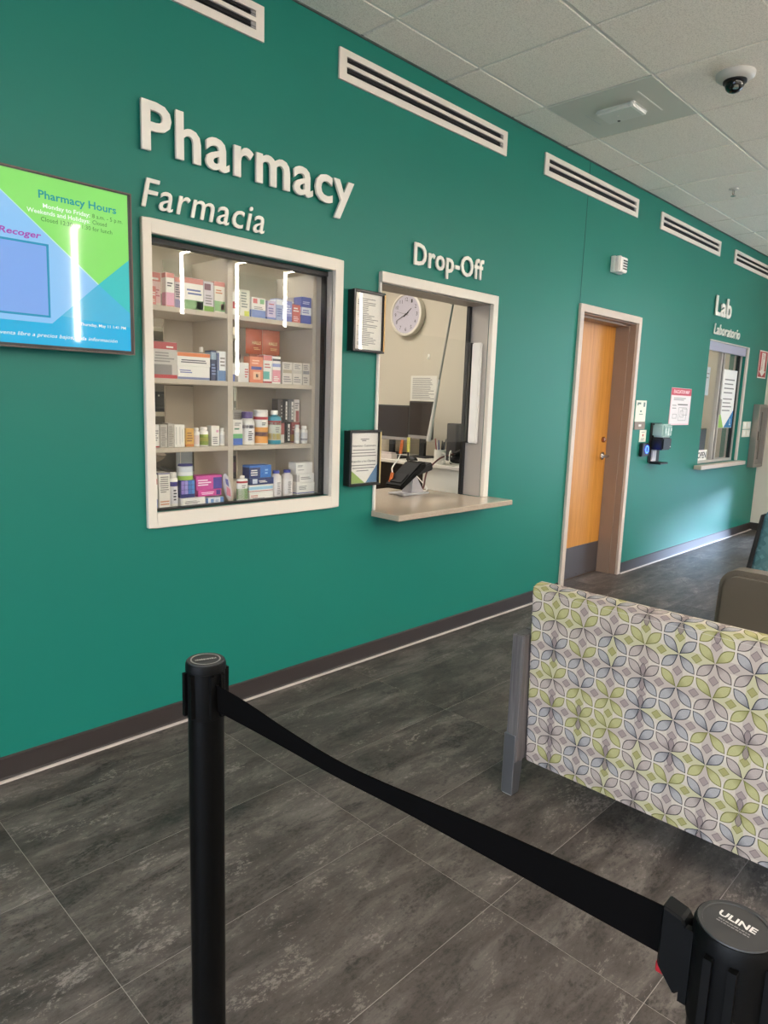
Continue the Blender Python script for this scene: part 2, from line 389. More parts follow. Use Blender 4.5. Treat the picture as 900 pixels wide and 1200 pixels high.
# pharmacy and lab rooms behind the wall
obj('wall_pharmacy_back', B(-0.4, 4.57, 3.2, 3.3, 0, 2.75), MCREAM, kind='structure')
obj('wall_pharmacy_right', B(4.45, 4.55, TW + 0.02, 3.2, 0, 2.75), MCREAM, kind='structure')
obj('wall_pharmacy_left', B(-0.5, -0.4, TW, 3.3, 0, 2.75), MCREAM, kind='structure')
obj('ceiling_pharmacy', B(-0.5, 4.57, TW, 3.3, 2.75, 2.8), MWHITE, kind='structure')
obj('wall_lab_back', B(5.9, 9.09, 2.6, 2.7, 0, 2.75), MCREAM, kind='structure')
obj('wall_lab_left', B(5.8, 5.9, TW, 2.7, 0, 2.75), MCREAM, kind='structure')
obj('wall_lab_right', B(8.99, 9.09, TW, 2.7, 0, 2.75), MCREAM, kind='structure')
obj('ceiling_lab', B(5.8, 9.09, TW, 2.7, 2.75, 2.8), MWHITE, kind='structure')
MTROF = m_emit('troffer_diffuser', (1.0, 0.93, 0.83, 1), TROFFER)
for nm, x0, x1, y0, y1 in (('above the pharmacy drop-off desk', 2.9, 3.5, 0.9, 2.1), ('above the pharmacy shelves', 1.2, 1.8, 0.75, 1.95), ('inside the lab', 7.6, 8.2, 0.9, 2.1)):
    r = thing('troffer_light', (x0, y0, 2.72), 'recessed square ceiling light panel %s' % nm, 'light', 'ceiling light panels of the rooms behind')
    obj('trim_ring', B((x0 - 0.03, x0, y0, y1, 2.725, 2.75), (x1, x1 + 0.03, y0, y1, 2.725, 2.75), (x0 - 0.03, x1 + 0.03, y0 - 0.03, y0, 2.725, 2.75), (x0 - 0.03, x1 + 0.03, y1, y1 + 0.03, 2.725, 2.75)), MWHITE, r)
    obj('diffuser', B(x0, x1, y0, y1, 2.735, 2.7495), MTROF, r)
# ------------------------------------------------------------------ window_1: the display window
def ring(x0, x1, z0, z1, l, r, b, t, y0, y1):
    return [(x0, x0 + l, y0, y1, z0, z1), (x1 - r, x1, y0, y1, z0, z1), (x0 + l, x1 - r, y0, y1, z0, z0 + b), (x0 + l, x1 - r, y0, y1, z1 - t, z1)]
w1 = obj('window_1', bevel(B(*ring(1.287, 2.304, 0.868, 2.054, 0.037, 0.052, 0.06, 0.052, -0.022, 0.0)), 0.003, 1), MFRAME, kind='structure')
obj('jamb_lining', B(2.2485, 2.2525, 0.0, 0.158, 0.93, 2.0), MALU, w1)
obj('jamb_lining', B(1.3235, 1.3275, 0.0, 0.158, 0.93, 2.0), MALU, w1)
obj('head_track', B((1.328, 2.248, 0.03, 0.075, 1.978, 1.9985),), MBLACK, w1)
obj('sill_track', B((1.328, 2.248, 0.034, 0.062, 0.9255, 0.934),), MBLACK, w1)
obj('side_gasket', B((2.2385, 2.2483, 0.036, 0.068, 0.934, 1.978),), MBLACK, w1)
obj('pane', B(1.329, 2.238, 0.046, 0.052, 0.934, 1.978), MGLASS, w1)
# shelving unit behind the glass
MSHELF = M((196, 184, 166), 0.5)
su = thing('display_shelving', (1.8, 0.27, 0.0), 'cream open-backed display shelving filled with medicines behind the glass', 'shelving')
XD0, XD1, SY0, SY1 = 1.744, 1.770, 0.113, 0.41
obj('side_panel', B(2.2275, 2.2475, SY0, SY1, 0.9255, 1.995), MSHELF, su)
obj('side_panel', B(1.3285, 1.344, SY0, SY1, 0.9255, 1.995), MSHELF, su)
obj('divider', B(XD0, XD1, SY0, SY1, 0.9255, 1.995), MSHELF, su)
for zt in (1.758, 1.466, 1.178):
    for a, b in ((1.345, XD0 - 0.0005), (XD1 + 0.0005, 2.227)):
        obj('shelf', bevel(B(a, b, SY0, SY1, zt - 0.021, zt), 0.0015, 1), MSHELF, su)
obj('base_board', B((1.329, 2.2475, 0.064, SY1, 0.896, 0.925),), MSHELF, su)
obj('back_panel', B((1.99, 2.2274, SY1 + 0.0005, SY1 + 0.012, 0.9, 1.995),), MSHELF, su)
obj('back_panel', B((1.60, 1.7437, SY1 + 0.0005, SY1 + 0.012, 1.48, 1.995),), MSHELF, su)
obj('back_panel', B((1.60, 1.7437, SY1 + 0.0005, SY1 + 0.012, 1.2, 1.44),), MSHELF, su)

# ------------------------------------------------------------------ products on the shelves
def plines(bm, x0, x1, z0, z1, y, n, hfrac=0.5):
    st = (z1 - z0) / n
    for k in range(n):
        a = x0 + (x1 - x0) * random.uniform(0, 0.12); b = x1 - (x1 - x0) * random.uniform(0, 0.35)
        box(bm, a, b, y - 0.0004, y, z0 + k * st, z0 + k * st + st * hfrac)
    return bm
def carton(label, x0, x1, z0, z1, y, d, base, bands=(), text=(), name='medicine_box', cat='box', grp='medicine boxes on the display shelves'):
    """bands: (f0,f1,colour[,g0,g1]) printed areas; text: (f0,f1,n,colour[,g0,g1]) printed lines"""
    w, h = x1 - x0 - 0.0008, z1 - z0 - 0.0006
    r = thing(name, ((x0 + x1) / 2, y + d / 2, z0), label, cat, grp)
    obj('carton', bevel(B(x0, x0 + w, y, y + d, z0, z0 + h), 0.0008, 1), M(base, 0.45), r)
    for bd in bands:
        f0, f1, c = bd[:3]; g0, g1 = bd[3:] if len(bd) > 3 else (0.0, 1.0)
        q = [(x0 + 0.001 + (w - 0.002) * g0, x0 + 0.001 + (w - 0.002) * g1, y - 0.0004, y, z0 + 0.001 + (h - 0.002) * f0, z0 + 0.001 + (h - 0.002) * f1)]
        if g0 == 0.0: q.append((x0 - 0.0004, x0, y + 0.001, y + d - 0.001, q[0][4], q[0][5]))
        obj('printed_band', B(*q), M(c, 0.4), r)
    for tx in text:
        f0, f1, n, c = tx[:4]; g0, g1 = tx[4:] if len(tx) > 4 else (0.1, 0.9)
        obj('printed_lines', plines(bmesh.new(), x0 + w * g0, x0 + w * g1, z0 + h * f0, z0 + h * f1, y - 0.0004, n), M(c, 0.5), r)
    return r
def bottle(label, x0, x1, z0, z1, y, body, cap, lab=(), capf=0.16, neckr=0.62, shoulder=0.12, mat=None, flat=1.0, name='pill_bottle', grp='bottles on the display shelves', text=()):
    cx, rr, h = (x0 + x1) / 2, (x1 - x0) / 2 * 0.97, z1 - z0; cy = y + rr * flat
    r = thing(name, (cx, cy, z0), label, 'bottle', grp); cz = h * (1 - capf)
    def ell(bm):
        for v in bm.verts: v.co.y = cy + (v.co.y - cy) * flat
        return bm
    obj('bottle_body', ell(L([(rr * 0.93, z0), (rr, z0 + 0.003), (rr, z0 + cz - h * shoulder), (rr * 0.9, z0 + cz - h * shoulder * 0.45), (rr * neckr, z0 + cz - 0.002), (rr * neckr, z0 + cz)], (cx, cy, 0), 20)), mat or M(body, 0.35), r, smooth=True)
    cr = rr * min(1.0, neckr + 0.12)
    obj('cap', ell(L([(cr, z0 + cz + 0.0005), (cr, z1 - 0.003), (cr * 0.9, z1)], (cx, cy, 0), 20)), M(cap, 0.4), r, smooth=True)
    for f0, f1, c in lab:
        obj('bottle_label', ell(L([(rr * 1.008, z0 + h * f0), (rr * 1.008, z0 + h * f1)], (cx, cy, 0), 20)), M(c, 0.45), r, smooth=True)
    for f0, f1, n, c in text:
        obj('printed_lines', plines(bmesh.new(), cx - rr * 0.55, cx + rr * 0.3, z0 + h * f0, z0 + h * f1, y - 0.0012, n), M(c, 0.5), r)
    return r
S1, S2, S3, S4 = 1.758, 1.466, 1.178, 0.925
SAL, PNK, CRM, GRN, LIL, BLU, NAV, RED, ORG, WHT, GRY = (214, 132, 122), (222, 160, 186), (232, 224, 208), (128, 176, 112), (176, 162, 204), (96, 116, 190), (34, 38, 92), (178, 44, 52), (226, 124, 66), (238, 234, 226), (168, 164, 158)
TXT, TXG = (70, 68, 76), (140, 136, 134)
# top row
carton('small salmon box at the far left of the top shelf', 1.385, 1.413, S1, 1.831, 0.12, 0.04, SAL, [], [(0.5, 0.75, 2, WHT), (0.15, 0.35, 2, CRM)])
carton('tall pale pink box with salmon top, second on the top shelf', 1.4135, 1.46, S1, 1.895, 0.17, 0.05, (232, 200, 196), [(0.74, 1.0, SAL), (0.0, 0.1, CRM)], [(0.78, 0.9, 1, WHT), (0.3, 0.55, 3, (196, 120, 130))])
carton('box with salmon top, white middle and pink bottom on the top shelf', 1.461, 1.500, S1, 1.895, 0.13, 0.035, WHT, [(0.86, 1.0, SAL), (0.04, 0.42, PNK), (0.0, 0.04, SAL)], [(0.6, 0.75, 2, TXT)])
carton('narrow grey striped box behind the left light reflection, top shelf', 1.5008, 1.528, S1, 1.882, 0.13, 0.04, (206, 184, 186), [(0.85, 1.0, SAL), (0.0, 0.28, (140, 134, 168))], [(0.35, 0.8, 6, TXT)])
carton('wide white box with salmon top and green bottom, top shelf', 1.547, 1.636, S1, 1.888, 0.13, 0.045, WHT, [(0.83, 1.0, SAL), (0.0, 0.3, GRN), (0.02, 0.28, (150, 196, 180), 0.62, 0.98)], [(0.48, 0.7, 2, (96, 110, 160))])
carton('narrow lilac box with maroon disc and green foot, top shelf', 1.637, 1.6865, S1, 1.884, 0.13, 0.04, (210, 202, 206), [(0.72, 0.93, (104, 50, 74), 0.05, 0.7), (0.0, 0.18, (120, 168, 60))], [(0.25, 0.6, 4, TXG)])
carton('cream box with salmon top and green foot beside the divider, top shelf', 1.6885, 1.7425, S1, 1.891, 0.13, 0.05, CRM, [(0.86, 1.0, SAL), (0.05, 0.38, GRN), (0.1, 0.3, SAL, 0.6, 0.95)], [(0.62, 0.78, 2, (206, 130, 90))])
carton('white and red box just right of the divider, top shelf', 1.776, 1.811, S1, 1.861, 0.15, 0.05, WHT, [(0.3, 0.6, RED, 0.4, 1.0)])
carton('white dotted carton with lime slash, tallest of the right top shelf', 1.832, 1.886, S1, 1.877, 0.15, 0.05, (226, 224, 206), [(0.02, 0.22, (206, 214, 60), 0.45, 0.95)], [(0.35, 0.95, 6, (130, 140, 128), 0.1, 0.8)])
carton('white box with red and green dots over a blue base, top shelf', 1.888, 1.967, S1, 1.85, 0.14, 0.05, WHT, [(0.0, 0.4, (104, 132, 196)), (0.72, 0.95, (214, 110, 110), 0.1, 0.4), (0.72, 0.95, (110, 170, 110), 0.6, 0.9)], [(0.45, 0.6, 2, TXG)])
carton('lilac box with red print, top shelf right of the divider', 1.9695, 2.0175, S1, 1.843, 0.13, 0.05, (196, 184, 214), [(0.0, 0.12, BLU)], [(0.8, 0.9, 1, RED), (0.3, 0.7, 3, (90, 80, 150))])
carton('tall pale blue box with white top, top shelf right of the divider', 2.019, 2.059, S1, 1.859, 0.13, 0.05, (148, 166, 208), [(0.72, 0.97, (222, 226, 232))], [(0.2, 0.6, 4, (70, 90, 160))])
carton('violet blue box behind the right light reflection, top shelf', 2.0705, 2.1135, S1, 1.854, 0.13, 0.05, (140, 144, 204), [(0.0, 0.25, (96, 104, 184))], [(0.4, 0.85, 4, (220, 220, 240))])
carton('small red box with white lettering, right top shelf', 2.1145, 2.1635, S1, 1.843, 0.13, 0.04, (206, 104, 96), [], [(0.62, 0.9, 2, WHT), (0.1, 0.4, 3, (240, 200, 196))])
carton('white box standing behind the small red box, top shelf', 2.147, 2.193, S1, 1.884, 0.2, 0.05, WHT, [(0.85, 1.0, (210, 200, 200))], [(0.7, 0.82, 2, TXG)])
carton('large royal blue and white box at the right end of the top shelf', 2.165, 2.2265, S1, 1.884, 0.125, 0.06, (82, 96, 178), [(0.32, 0.62, (226, 230, 240))], [(0.74, 0.86, 2, (200, 206, 240)), (0.4, 0.56, 2, (120, 130, 190))])
# second row
carton('big red and grey box at the left of the second shelf', 1.383, 1.505, S2, 1.616, 0.125, 0.05, (196, 190, 184), [(0.8, 1.0, (178, 58, 62)), (0.0, 0.1, RED), (0.1, 0.38, (132, 128, 126), 0.1, 0.8)], [(0.84, 0.93, 1, WHT, 0.55, 0.95), (0.45, 0.75, 4, TXG)])
carton('flat white and blue box under the orange banded box', 1.506, 1.66, S2, 1.522, 0.125, 0.06, WHT, [(0.0, 0.18, (120, 130, 170))], [(0.5, 0.8, 2, (100, 110, 170), 0.05, 0.5)])
carton('white box with orange band stacked on another, second shelf', 1.506, 1.664, 1.5222, 1.58, 0.127, 0.06, WHT, [(0.72, 1.0, ORG)], [(0.25, 0.55, 2, TXT)])
bottle('small clear bottle on the stacked boxes behind, second shelf', 1.664, 1.69, S2, 1.613, 0.21, (220, 220, 214), WHT, mat=MPLASTIC)
carton('narrow navy box, second shelf left of the divider', 1.669, 1.6975, S2, 1.597, 0.13, 0.05, (44, 56, 92), [(0.7, 0.95, (150, 170, 190))], [(0.2, 0.6, 4, (120, 140, 180))])
carton('white and blue box touching the divider, second shelf', 1.6985, 1.7425, S2, 1.596, 0.125, 0.05, (226, 228, 228), [(0.0, 0.35, (92, 128, 176)), (0.35, 0.95, (60, 84, 140), 0.0, 0.18)], [(0.5, 0.85, 3, TXG, 0.3, 0.9)])
carton('blue and white box hidden beside the divider, second shelf', 1.775, 1.806, S2, 1.548, 0.15, 0.05, WHT, [(0.0, 0.4, BLU)])
carton('plain white box with red side text, second shelf right bay', 1.812, 1.871, S2, 1.554, 0.135, 0.05, (228, 224, 218), [], [(0.25, 0.75, 4, (196, 70, 70), 0.6, 0.95)])
bottle('clear bottle with dark cap behind the white box, second shelf', 1.862, 1.896, S2, 1.595, 0.22, (190, 180, 186), (70, 60, 66), mat=MPLASTIC)
for k, (xa, xb, zb, zt, side) in enumerate([(1.94, 2.034, 1.604, 1.7225, 'left'), (2.037, 2.139, 1.606, 1.7235, 'right')]):
    r = thing('cough_drop_bag', ((xa + xb) / 2, 0.262, zb), 'orange brown cough drop pouch, %s one of the pair on the second shelf' % side, 'bag', 'cough drop pouches')
    bm = bmesh.new(); n = 8; rows = []
    for j in range(n + 1):
        fz = j / n; bul = 0.016 * math.sin(PI * min(1, fz * 1.12)) ** 0.6 if 0 < fz < 0.89 else 0.001
        rows.append((zb + (zt - zb) * fz, max(bul, 0.001)))
    g = []
    for z, bu in rows:
        g.append([bm.verts.new((xa + (xb - xa) * i / 6, 0.262 - bu * math.sin(PI * i / 6) - 0.0008, z)) for i in range(7)] + [bm.verts.new((xa + (xb - xa) * i / 6, 0.262 + bu * math.sin(PI * i / 6) + 0.0008, z)) for i in range(6, -1, -1)])
    for A, Bv in zip(g, g[1:]):
        for i in range(14): bm.faces.new((A[i], A[(i + 1) % 14], Bv[(i + 1) % 14], Bv[i]))
    bm.faces.new(g[0]); bm.faces.new(g[-1]); bmesh.ops.recalc_face_normals(bm, faces=bm.faces[:])
    obj('pouch', bm, M((186, 84, 44), 0.35), r, smooth=True)
    print_text('pouch_lettering', 'HALLS', on_wall(xa + 0.022, zb + 0.045, 0.241), 0.05, 0.014, M((236, 216, 160), 0.5), r, 0.02)
    obj('printed_lines', plines(bmesh.new(), xa + 0.03, xa + 0.072, zb + 0.02, zb + 0.034, 0.243, 2), M((230, 180, 120), 0.5), r)
    obj('hang_hole', B(xa + 0.037, xa + 0.063, 0.2602, 0.2608, zt - 0.009, zt - 0.003), MWHITE, r)
    obj('stand', B((xa + 0.02, xb - 0.02, 0.256, 0.268, S2, zb),), M((150, 76, 44), 0.5), r)
carton('orange box with blue band and round logo, second shelf', 1.872, 1.947, S2, 1.585, 0.13, 0.05, (228, 132, 96), [(0.5, 0.62, (66, 76, 150), 0.1, 0.9), (0.12, 0.42, (240, 190, 150), 0.25, 0.8), (0.2, 0.33, (50, 40, 40), 0.45, 0.62)], [(0.72, 0.92, 2, (250, 200, 170))])
carton('white box with salmon top and teal patch, second shelf', 1.949, 1.998, S2, 1.595, 0.13, 0.05, WHT, [(0.82, 1.0, (222, 128, 126)), (0.0, 0.06, RED), (0.14, 0.42, (96, 178, 168), 0.0, 0.7)], [(0.55, 0.75, 2, (200, 120, 120))])
carton('white box with dark stripe and pink foot, second shelf', 2.0, 2.048, S2, 1.593, 0.13, 0.05, WHT, [(0.84, 0.92, TXT), (0.62, 0.74, (150, 160, 210)), (0.05, 0.5, (224, 150, 160))], [(0.1, 0.3, 3, WHT)])
for k, (xa, xb, nm) in enumerate([(2.058, 2.119, 'first'), (2.1205, 2.179, 'middle'), (2.1815, 2.2265, 'last')]):
    carton('cream grey text-covered box, %s of three at the right of second shelf' % nm, xa, xb, S2, 1.571, 0.13, 0.055, (214, 206, 196), [(0.5, 0.66, [(176, 162, 140), (196, 188, 178), (150, 148, 150)][k], 0.05, 0.95)], [(0.72, 0.95, 3, TXG), (0.1, 0.4, 3, TXG)])
# third row
carton('white box with red foot line at the left of the third shelf', 1.387, 1.42, S3, 1.275, 0.13, 0.05, WHT, [(0.0, 0.06, RED, 0.2, 1.0)], [(0.3, 0.8, 5, TXG)])
carton('grey finely printed box, second on the third shelf', 1.423, 1.4565, S3, 1.275, 0.13, 0.05, (196, 190, 180), [], [(0.08, 0.92, 12, (140, 134, 126))])
carton('taller grey finely printed box, third on the third shelf', 1.459, 1.4875, S3, 1.28, 0.13, 0.05, (186, 180, 170), [], [(0.08, 0.92, 12, (132, 126, 118))])
carton('white box with vertical grey print on the third shelf', 1.489, 1.538, S3, 1.275, 0.13, 0.05, WHT, [(0.1, 0.9, (190, 186, 182), 0.12, 0.2), (0.1, 0.9, (190, 186, 182), 0.5, 0.56), (0.2, 0.8, (190, 186, 182), 0.75, 0.8)])
carton('yellow orange box between white ones on the third shelf', 1.5405, 1.579, S3, 1.258, 0.125, 0.045, (228, 176, 84), [(0.02, 0.14, (206, 120, 50))], [(0.3, 0.85, 4, (150, 100, 50))])
bottle('white pill bottle just right of the yellow box', 1.588, 1.619, S3, 1.259, 0.135, WHT, WHT, [(0.12, 0.6, (226, 206, 198))])
bottle('pill bottle with green and yellow label, third shelf', 1.623, 1.667, S3, 1.262, 0.135, WHT, WHT, [(0.06, 0.62, (150, 168, 62)), (0.25, 0.45, (214, 206, 90))])
carton('white box with pink mark, third shelf left bay', 1.675, 1.7165, S3, 1.268, 0.14, 0.04, WHT, [(0.68, 0.8, PNK, 0.6, 0.9)], [(0.1, 0.5, 4, TXG)])
bottle('white pill bottle touching the divider, third shelf', 1.718, 1.7435, S3, 1.258, 0.13, WHT, WHT, [(0.1, 0.6, (220, 216, 210))])
carton('white box with green and blue bands right of the divider, third shelf', 1.784, 1.837, S3, 1.295, 0.135, 0.05, WHT, [(0.0, 0.27, (66, 108, 196)), (0.27, 0.45, (110, 186, 120))], [(0.62, 0.72, 1, (60, 130, 90)), (0.78, 0.92, 2, TXG)])
carton('grey box standing behind the green banded box, third shelf', 1.826, 1.878, S3, 1.338, 0.2, 0.05, (176, 172, 166), [], [(0.72, 0.95, 4, TXG)])
bottle('white bottle with tall purple cap, third shelf', 1.849, 1.921, S3, 1.331, 0.135, WHT, (84, 62, 130), [(0.1, 0.62, (236, 232, 230)), (0.5, 0.6, (46, 40, 96))], 0.2, 0.64, 0.16, text=[(0.15, 0.45, 5, TXT)])
r = bottle('white canister with red band and orange label, third shelf', 1.926, 1.997, S3, 1.341, 0.135, WHT, WHT, [(0.72, 0.8, RED), (0.04, 0.5, (232, 160, 72)), (0.24, 0.36, (66, 60, 110))], 0.06, 0.94, 0.03, name='powder_canister', text=[(0.56, 0.66, 2, TXT)])
bottle('teal bottle with white cap and cream label, third shelf', 1.999, 2.066, S3, 1.339, 0.125, (58, 156, 178), WHT, [(0.12, 0.66, (206, 212, 196)), (0.58, 0.7, RED), (0.14, 0.32, (226, 200, 90))], 0.13, 0.42, 0.12, name='mouthwash_bottle', text=[(0.36, 0.54, 3, TXG)])
NB = [('dark brown box stacked upper left by the teal bottle', 2.086, 2.1155, (74, 64, 60), (50, 44, 44)), ('black box with white label stacked behind the teal bottle', 2.1162, 2.1455, (34, 32, 34), WHT), ('grey box with white label stacked beside the black ones', 2.1485, 2.184, (120, 116, 116), WHT)]
for nm, a, b, c1_, c2_ in NB:
    carton(nm + ', third shelf', a, b, 1.2815, 1.395, 0.2, 0.05, c1_, [(0.1, 0.9, c2_, 0.6, 0.95)], [(0.2, 0.8, 4, GRY, 0.65, 0.9)])
carton('white and red upright box at the right of the black stack, third shelf', 2.186, 2.2215, 1.2815, 1.394, 0.2, 0.05, (222, 214, 208), [(0.0, 0.5, (168, 92, 90), 0.3, 0.9)], [(0.6, 0.9, 3, TXG)])
carton('red and white dark-edged box in the lower row behind the teal bottle', 2.096, 2.13, S3, 1.281, 0.2, 0.05, (96, 60, 60), [(0.0, 0.4, WHT, 0.2, 0.9), (0.4, 0.95, (176, 92, 90), 0.2, 0.9)])
carton('black and white box in the lower row next to small bottles', 2.1325, 2.165, S3, 1.281, 0.2, 0.05, (36, 34, 36), [(0.08, 0.92, WHT, 0.5, 0.9)], [(0.2, 0.8, 4, TXT, 0.55, 0.85)])
carton('red and gold box behind the small bottles at the end of third shelf', 2.17, 2.2265, S3, 1.2812, 0.2, 0.05, (160, 84, 82), [(0.05, 0.4, (190, 150, 80))], [(0.6, 0.85, 2, (226, 190, 180))])
bottle('slim white bottle left of two near the right end, third shelf', 2.155, 2.184, S3, 1.27, 0.14, WHT, (228, 226, 224), [(0.15, 0.6, (216, 214, 212))])
bottle('white bottle with dark mark, rightmost on the third shelf', 2.187, 2.224, S3, 1.265, 0.125, WHT, WHT, [(0.12, 0.62, (224, 222, 220)), (0.2, 0.28, TXT)])
# bottom row
carton('red white and blue box at the left end of the bottom shelf', 1.352, 1.376, S4, 1.073, 0.07, 0.05, WHT, [(0.72, 0.88, RED), (0.05, 0.3, BLU)])
carton('tall white box with grey print on the bottom shelf', 1.389, 1.441, S4, 1.077, 0.085, 0.06, (232, 228, 220), [(0.96, 1.0, (120, 116, 150))], [(0.45, 0.92, 8, TXG), (0.1, 0.25, 2, (206, 150, 120))])
bottle('white bottle with navy band on the bottom shelf', 1.447, 1.487, S4, 1.074, 0.09, WHT, WHT, [(0.6, 0.73, (64, 52, 140)), (0.1, 0.58, (226, 224, 226))], 0.14, 0.6, 0.06, text=[(0.2, 0.55, 4, TXT)])
carton('flat white box under the blue packs, bottom shelf', 1.489, 1.606, S4, 0.9615, 0.08, 0.07, WHT, [(0.0, 1.0, (214, 210, 206), 0.0, 0.05)], [(0.3, 0.7, 3, TXG)])
carton('flat blue and white box beside it, bottom shelf', 1.609, 1.70, S4, 0.955, 0.08, 0.06, (226, 228, 232), [(0.0, 1.0, (60, 108, 172), 0.0, 0.1), (0.0, 1.0, (84, 130, 190), 0.8, 1.0), (0.2, 0.8, (110, 150, 200), 0.25, 0.42)], [(0.3, 0.7, 2, (120, 150, 190), 0.5, 0.75)])
r = thing('pill_organizer', (1.522, 0.1, 0.9617), 'lilac and blue pill organizer grid stacked on the bottom shelf', 'organizer')
obj('tray', bevel(B(1.4895, 1.557, 0.085, 0.125, 0.9617, 1.0385), 0.0015, 1), M((44, 50, 120), 0.4), r)
for a in range(4):
    for b in range(3):
        obj('lid', bevel(B(1.4915 + a * 0.0163, 1.5063 + a * 0.0163, 0.0825, 0.085, 0.978 + b * 0.02, 0.9965 + b * 0.02), 0.0008, 1), M([(150, 130, 206), (160, 150, 214), (74, 124, 196), (84, 140, 206)][a], 0.3), r)
bottle('round pack with navy top and green foot above the organizer, bottom shelf', 1.489, 1.561, 1.0389, 1.1075, 0.083, (214, 220, 226), (48, 50, 116), [(0.0, 0.26, (150, 184, 70)), (0.3, 0.5, (236, 238, 238))], 0.14, 0.86, 0.04, name='wipes_tub', flat=0.7)
carton('lower magenta box of two, bottom shelf', 1.5735, 1.69, 0.9617, 0.9905, 0.085, 0.06, (206, 66, 148), [(0.1, 0.9, (70, 52, 140), 0.78, 0.96)], [(0.3, 0.75, 2, (250, 220, 240), 0.12, 0.7)])
carton('upper magenta box with navy end, bottom shelf', 1.566, 1.697, 0.9907, 1.053, 0.09, 0.06, (204, 70, 152), [(0.0, 0.85, (66, 60, 150), 0.66, 1.0)], [(0.3, 0.8, 3, (250, 226, 242), 0.06, 0.6)])
r = thing('clear_pouch', (1.722, 0.1, S4), 'clear plastic pouch with pink and blue print leaning at the divider, bottom shelf', 'pouch')
bm = bmesh.new(); lathe(bm, [(0.001, -0.011), (0.022, -0.008), (0.029, 0.0), (0.022, 0.008), (0.001, 0.011)], (0, 0, 0), 16, 'y')
for v in bm.verts: v.co = Vector((1.727 + v.co.x * 0.72 - v.co.z * 0.42, 0.095 + v.co.y, 0.994 + v.co.z * 2.15))
obj('pouch_body', bm, M((206, 200, 204), 0.2), r, smooth=True)
obj('printed_band', PR([(1.715, 0.96), (1.737, 0.95), (1.733, 0.985), (1.714, 1.0)], 'y', 0.0805, 0.0812), M((206, 120, 140), 0.4), r)
obj('printed_band', PR([(1.712, 1.01), (1.727, 0.995), (1.722, 1.03), (1.708, 1.035)], 'y', 0.081, 0.0817), M((90, 90, 160), 0.4), r)
bottle('white flat bottle with red band and green label right of the divider, bottom shelf', 1.7725, 1.831, S4, 1.042, 0.07, WHT, WHT, [(0.06, 0.72, WHT), (0.72, 0.8, RED), (0.08, 0.5, (118, 170, 60))], 0.08, 0.3, 0.1, flat=0.6, name='lotion_bottle', text=[(0.54, 0.68, 2, TXG)])
carton('white box at the bottom of the blue stack, bottom shelf', 1.84, 1.976, S4, 0.959, 0.085, 0.07, WHT, [], [(0.35, 0.75, 2, (190, 110, 90), 0.05, 0.4), (0.15, 0.3, 1, TXG)])
carton('white box with light blue swoosh and red line in the blue stack, bottom shelf', 1.84, 1.976, 0.9592, 0.9935, 0.088, 0.07, WHT, [(0.35, 0.8, (150, 196, 222)), (0.1, 0.2, RED)])
carton('navy and white box under the royal blue one, bottom shelf', 1.85, 1.986, 0.9937, 1.025, 0.095, 0.06, (32, 48, 104), [(0.15, 0.9, (200, 206, 220), 0.1, 0.3)], [(0.3, 0.7, 2, WHT, 0.35, 0.8)])
carton('royal blue box on top of the stack, bottom shelf', 1.852, 1.975, 1.0252, 1.084, 0.1, 0.06, (40, 112, 196), [(0.0, 0.85, (22, 40, 100), 0.0, 0.48)], [(0.2, 0.75, 3, WHT, 0.04, 0.4), (0.3, 0.8, 2, (150, 200, 240), 0.7, 0.85)])
for k, (a, b, nm) in enumerate([(1.984, 2.039, 'left'), (2.049, 2.108, 'right')]):
    bottle('clear white bottle with blue cap, %s of the pair on the bottom shelf' % nm, a, b, S4, 1.054, 0.085, (222, 214, 210), (52, 58, 160), [(0.08, 0.66, (232, 226, 222))], 0.11, 0.5, 0.2, text=[(0.12, 0.6, 7, TXG)])
carton('white box with blue foot stripe at the base of the right stack', 2.124, 2.236, S4, 0.987, 0.09, 0.07, WHT, [(0.12, 0.2, (84, 92, 170))], [(0.45, 0.8, 3, TXG, 0.05, 0.7)])
carton('white box with grey end, middle of the right stack', 2.127, 2.236, 0.9872, 1.0315, 0.095, 0.07, (232, 228, 222), [(0.1, 0.9, (190, 184, 178), 0.0, 0.14)], [(0.35, 0.7, 2, TXG, 0.2, 0.8)])
carton('white box on top of the right stack, bottom shelf', 2.124, 2.228, 1.0317, 1.087, 0.1, 0.06, (236, 232, 226), [], [(0.6, 0.8, 2, TXG, 0.08, 0.5), (0.3, 0.4, 1, TXG, 0.08, 0.6)])
# things seen through the open back of the shelving
r = thing('storage_cabinet', (2.1, 1.3, 0), 'cream cabinet with an open shelf seen behind the left display bay', 'cabinet')
obj('side_panel', B(1.70, 1.72, 0.95, 1.5, 0.0, 2.0), MCREAM, r); obj('side_panel', B(2.42, 2.44, 0.95, 1.5, 0.0, 2.0), MCREAM, r)
obj('back_panel', B(1.72, 2.42, 1.48, 1.5, 0.0, 2.0), M((120, 112, 100), 0.6), r)
for z in (0.9, 1.30, 1.75): obj('shelf', B(1.7205, 2.4195, 0.95, 1.4795, z - 0.022, z), MCREAM, r)
r = thing('label_printer', (1.93, 1.05, 1.3), 'black label printer on the cabinet shelf behind the third display row', 'printer')
obj('housing', bevel(B(1.80, 1.99, 0.97, 1.2, 1.3005, 1.41), 0.02, 3), M((34, 33, 35), 0.5), r, smooth=True)
obj('paper_slot', B(1.82, 1.97, 0.9685, 0.9697, 1.33, 1.338), MDARK, r); obj('status_light', B(1.855, 1.863, 0.9685, 0.9697, 1.385, 1.393), MWHITE, r)
r = thing('heart_flag_pick', (1.75, 0.55, 1.2), 'heart shaped stars and stripes flag on a stick behind the third display row', 'flag')
hp = []
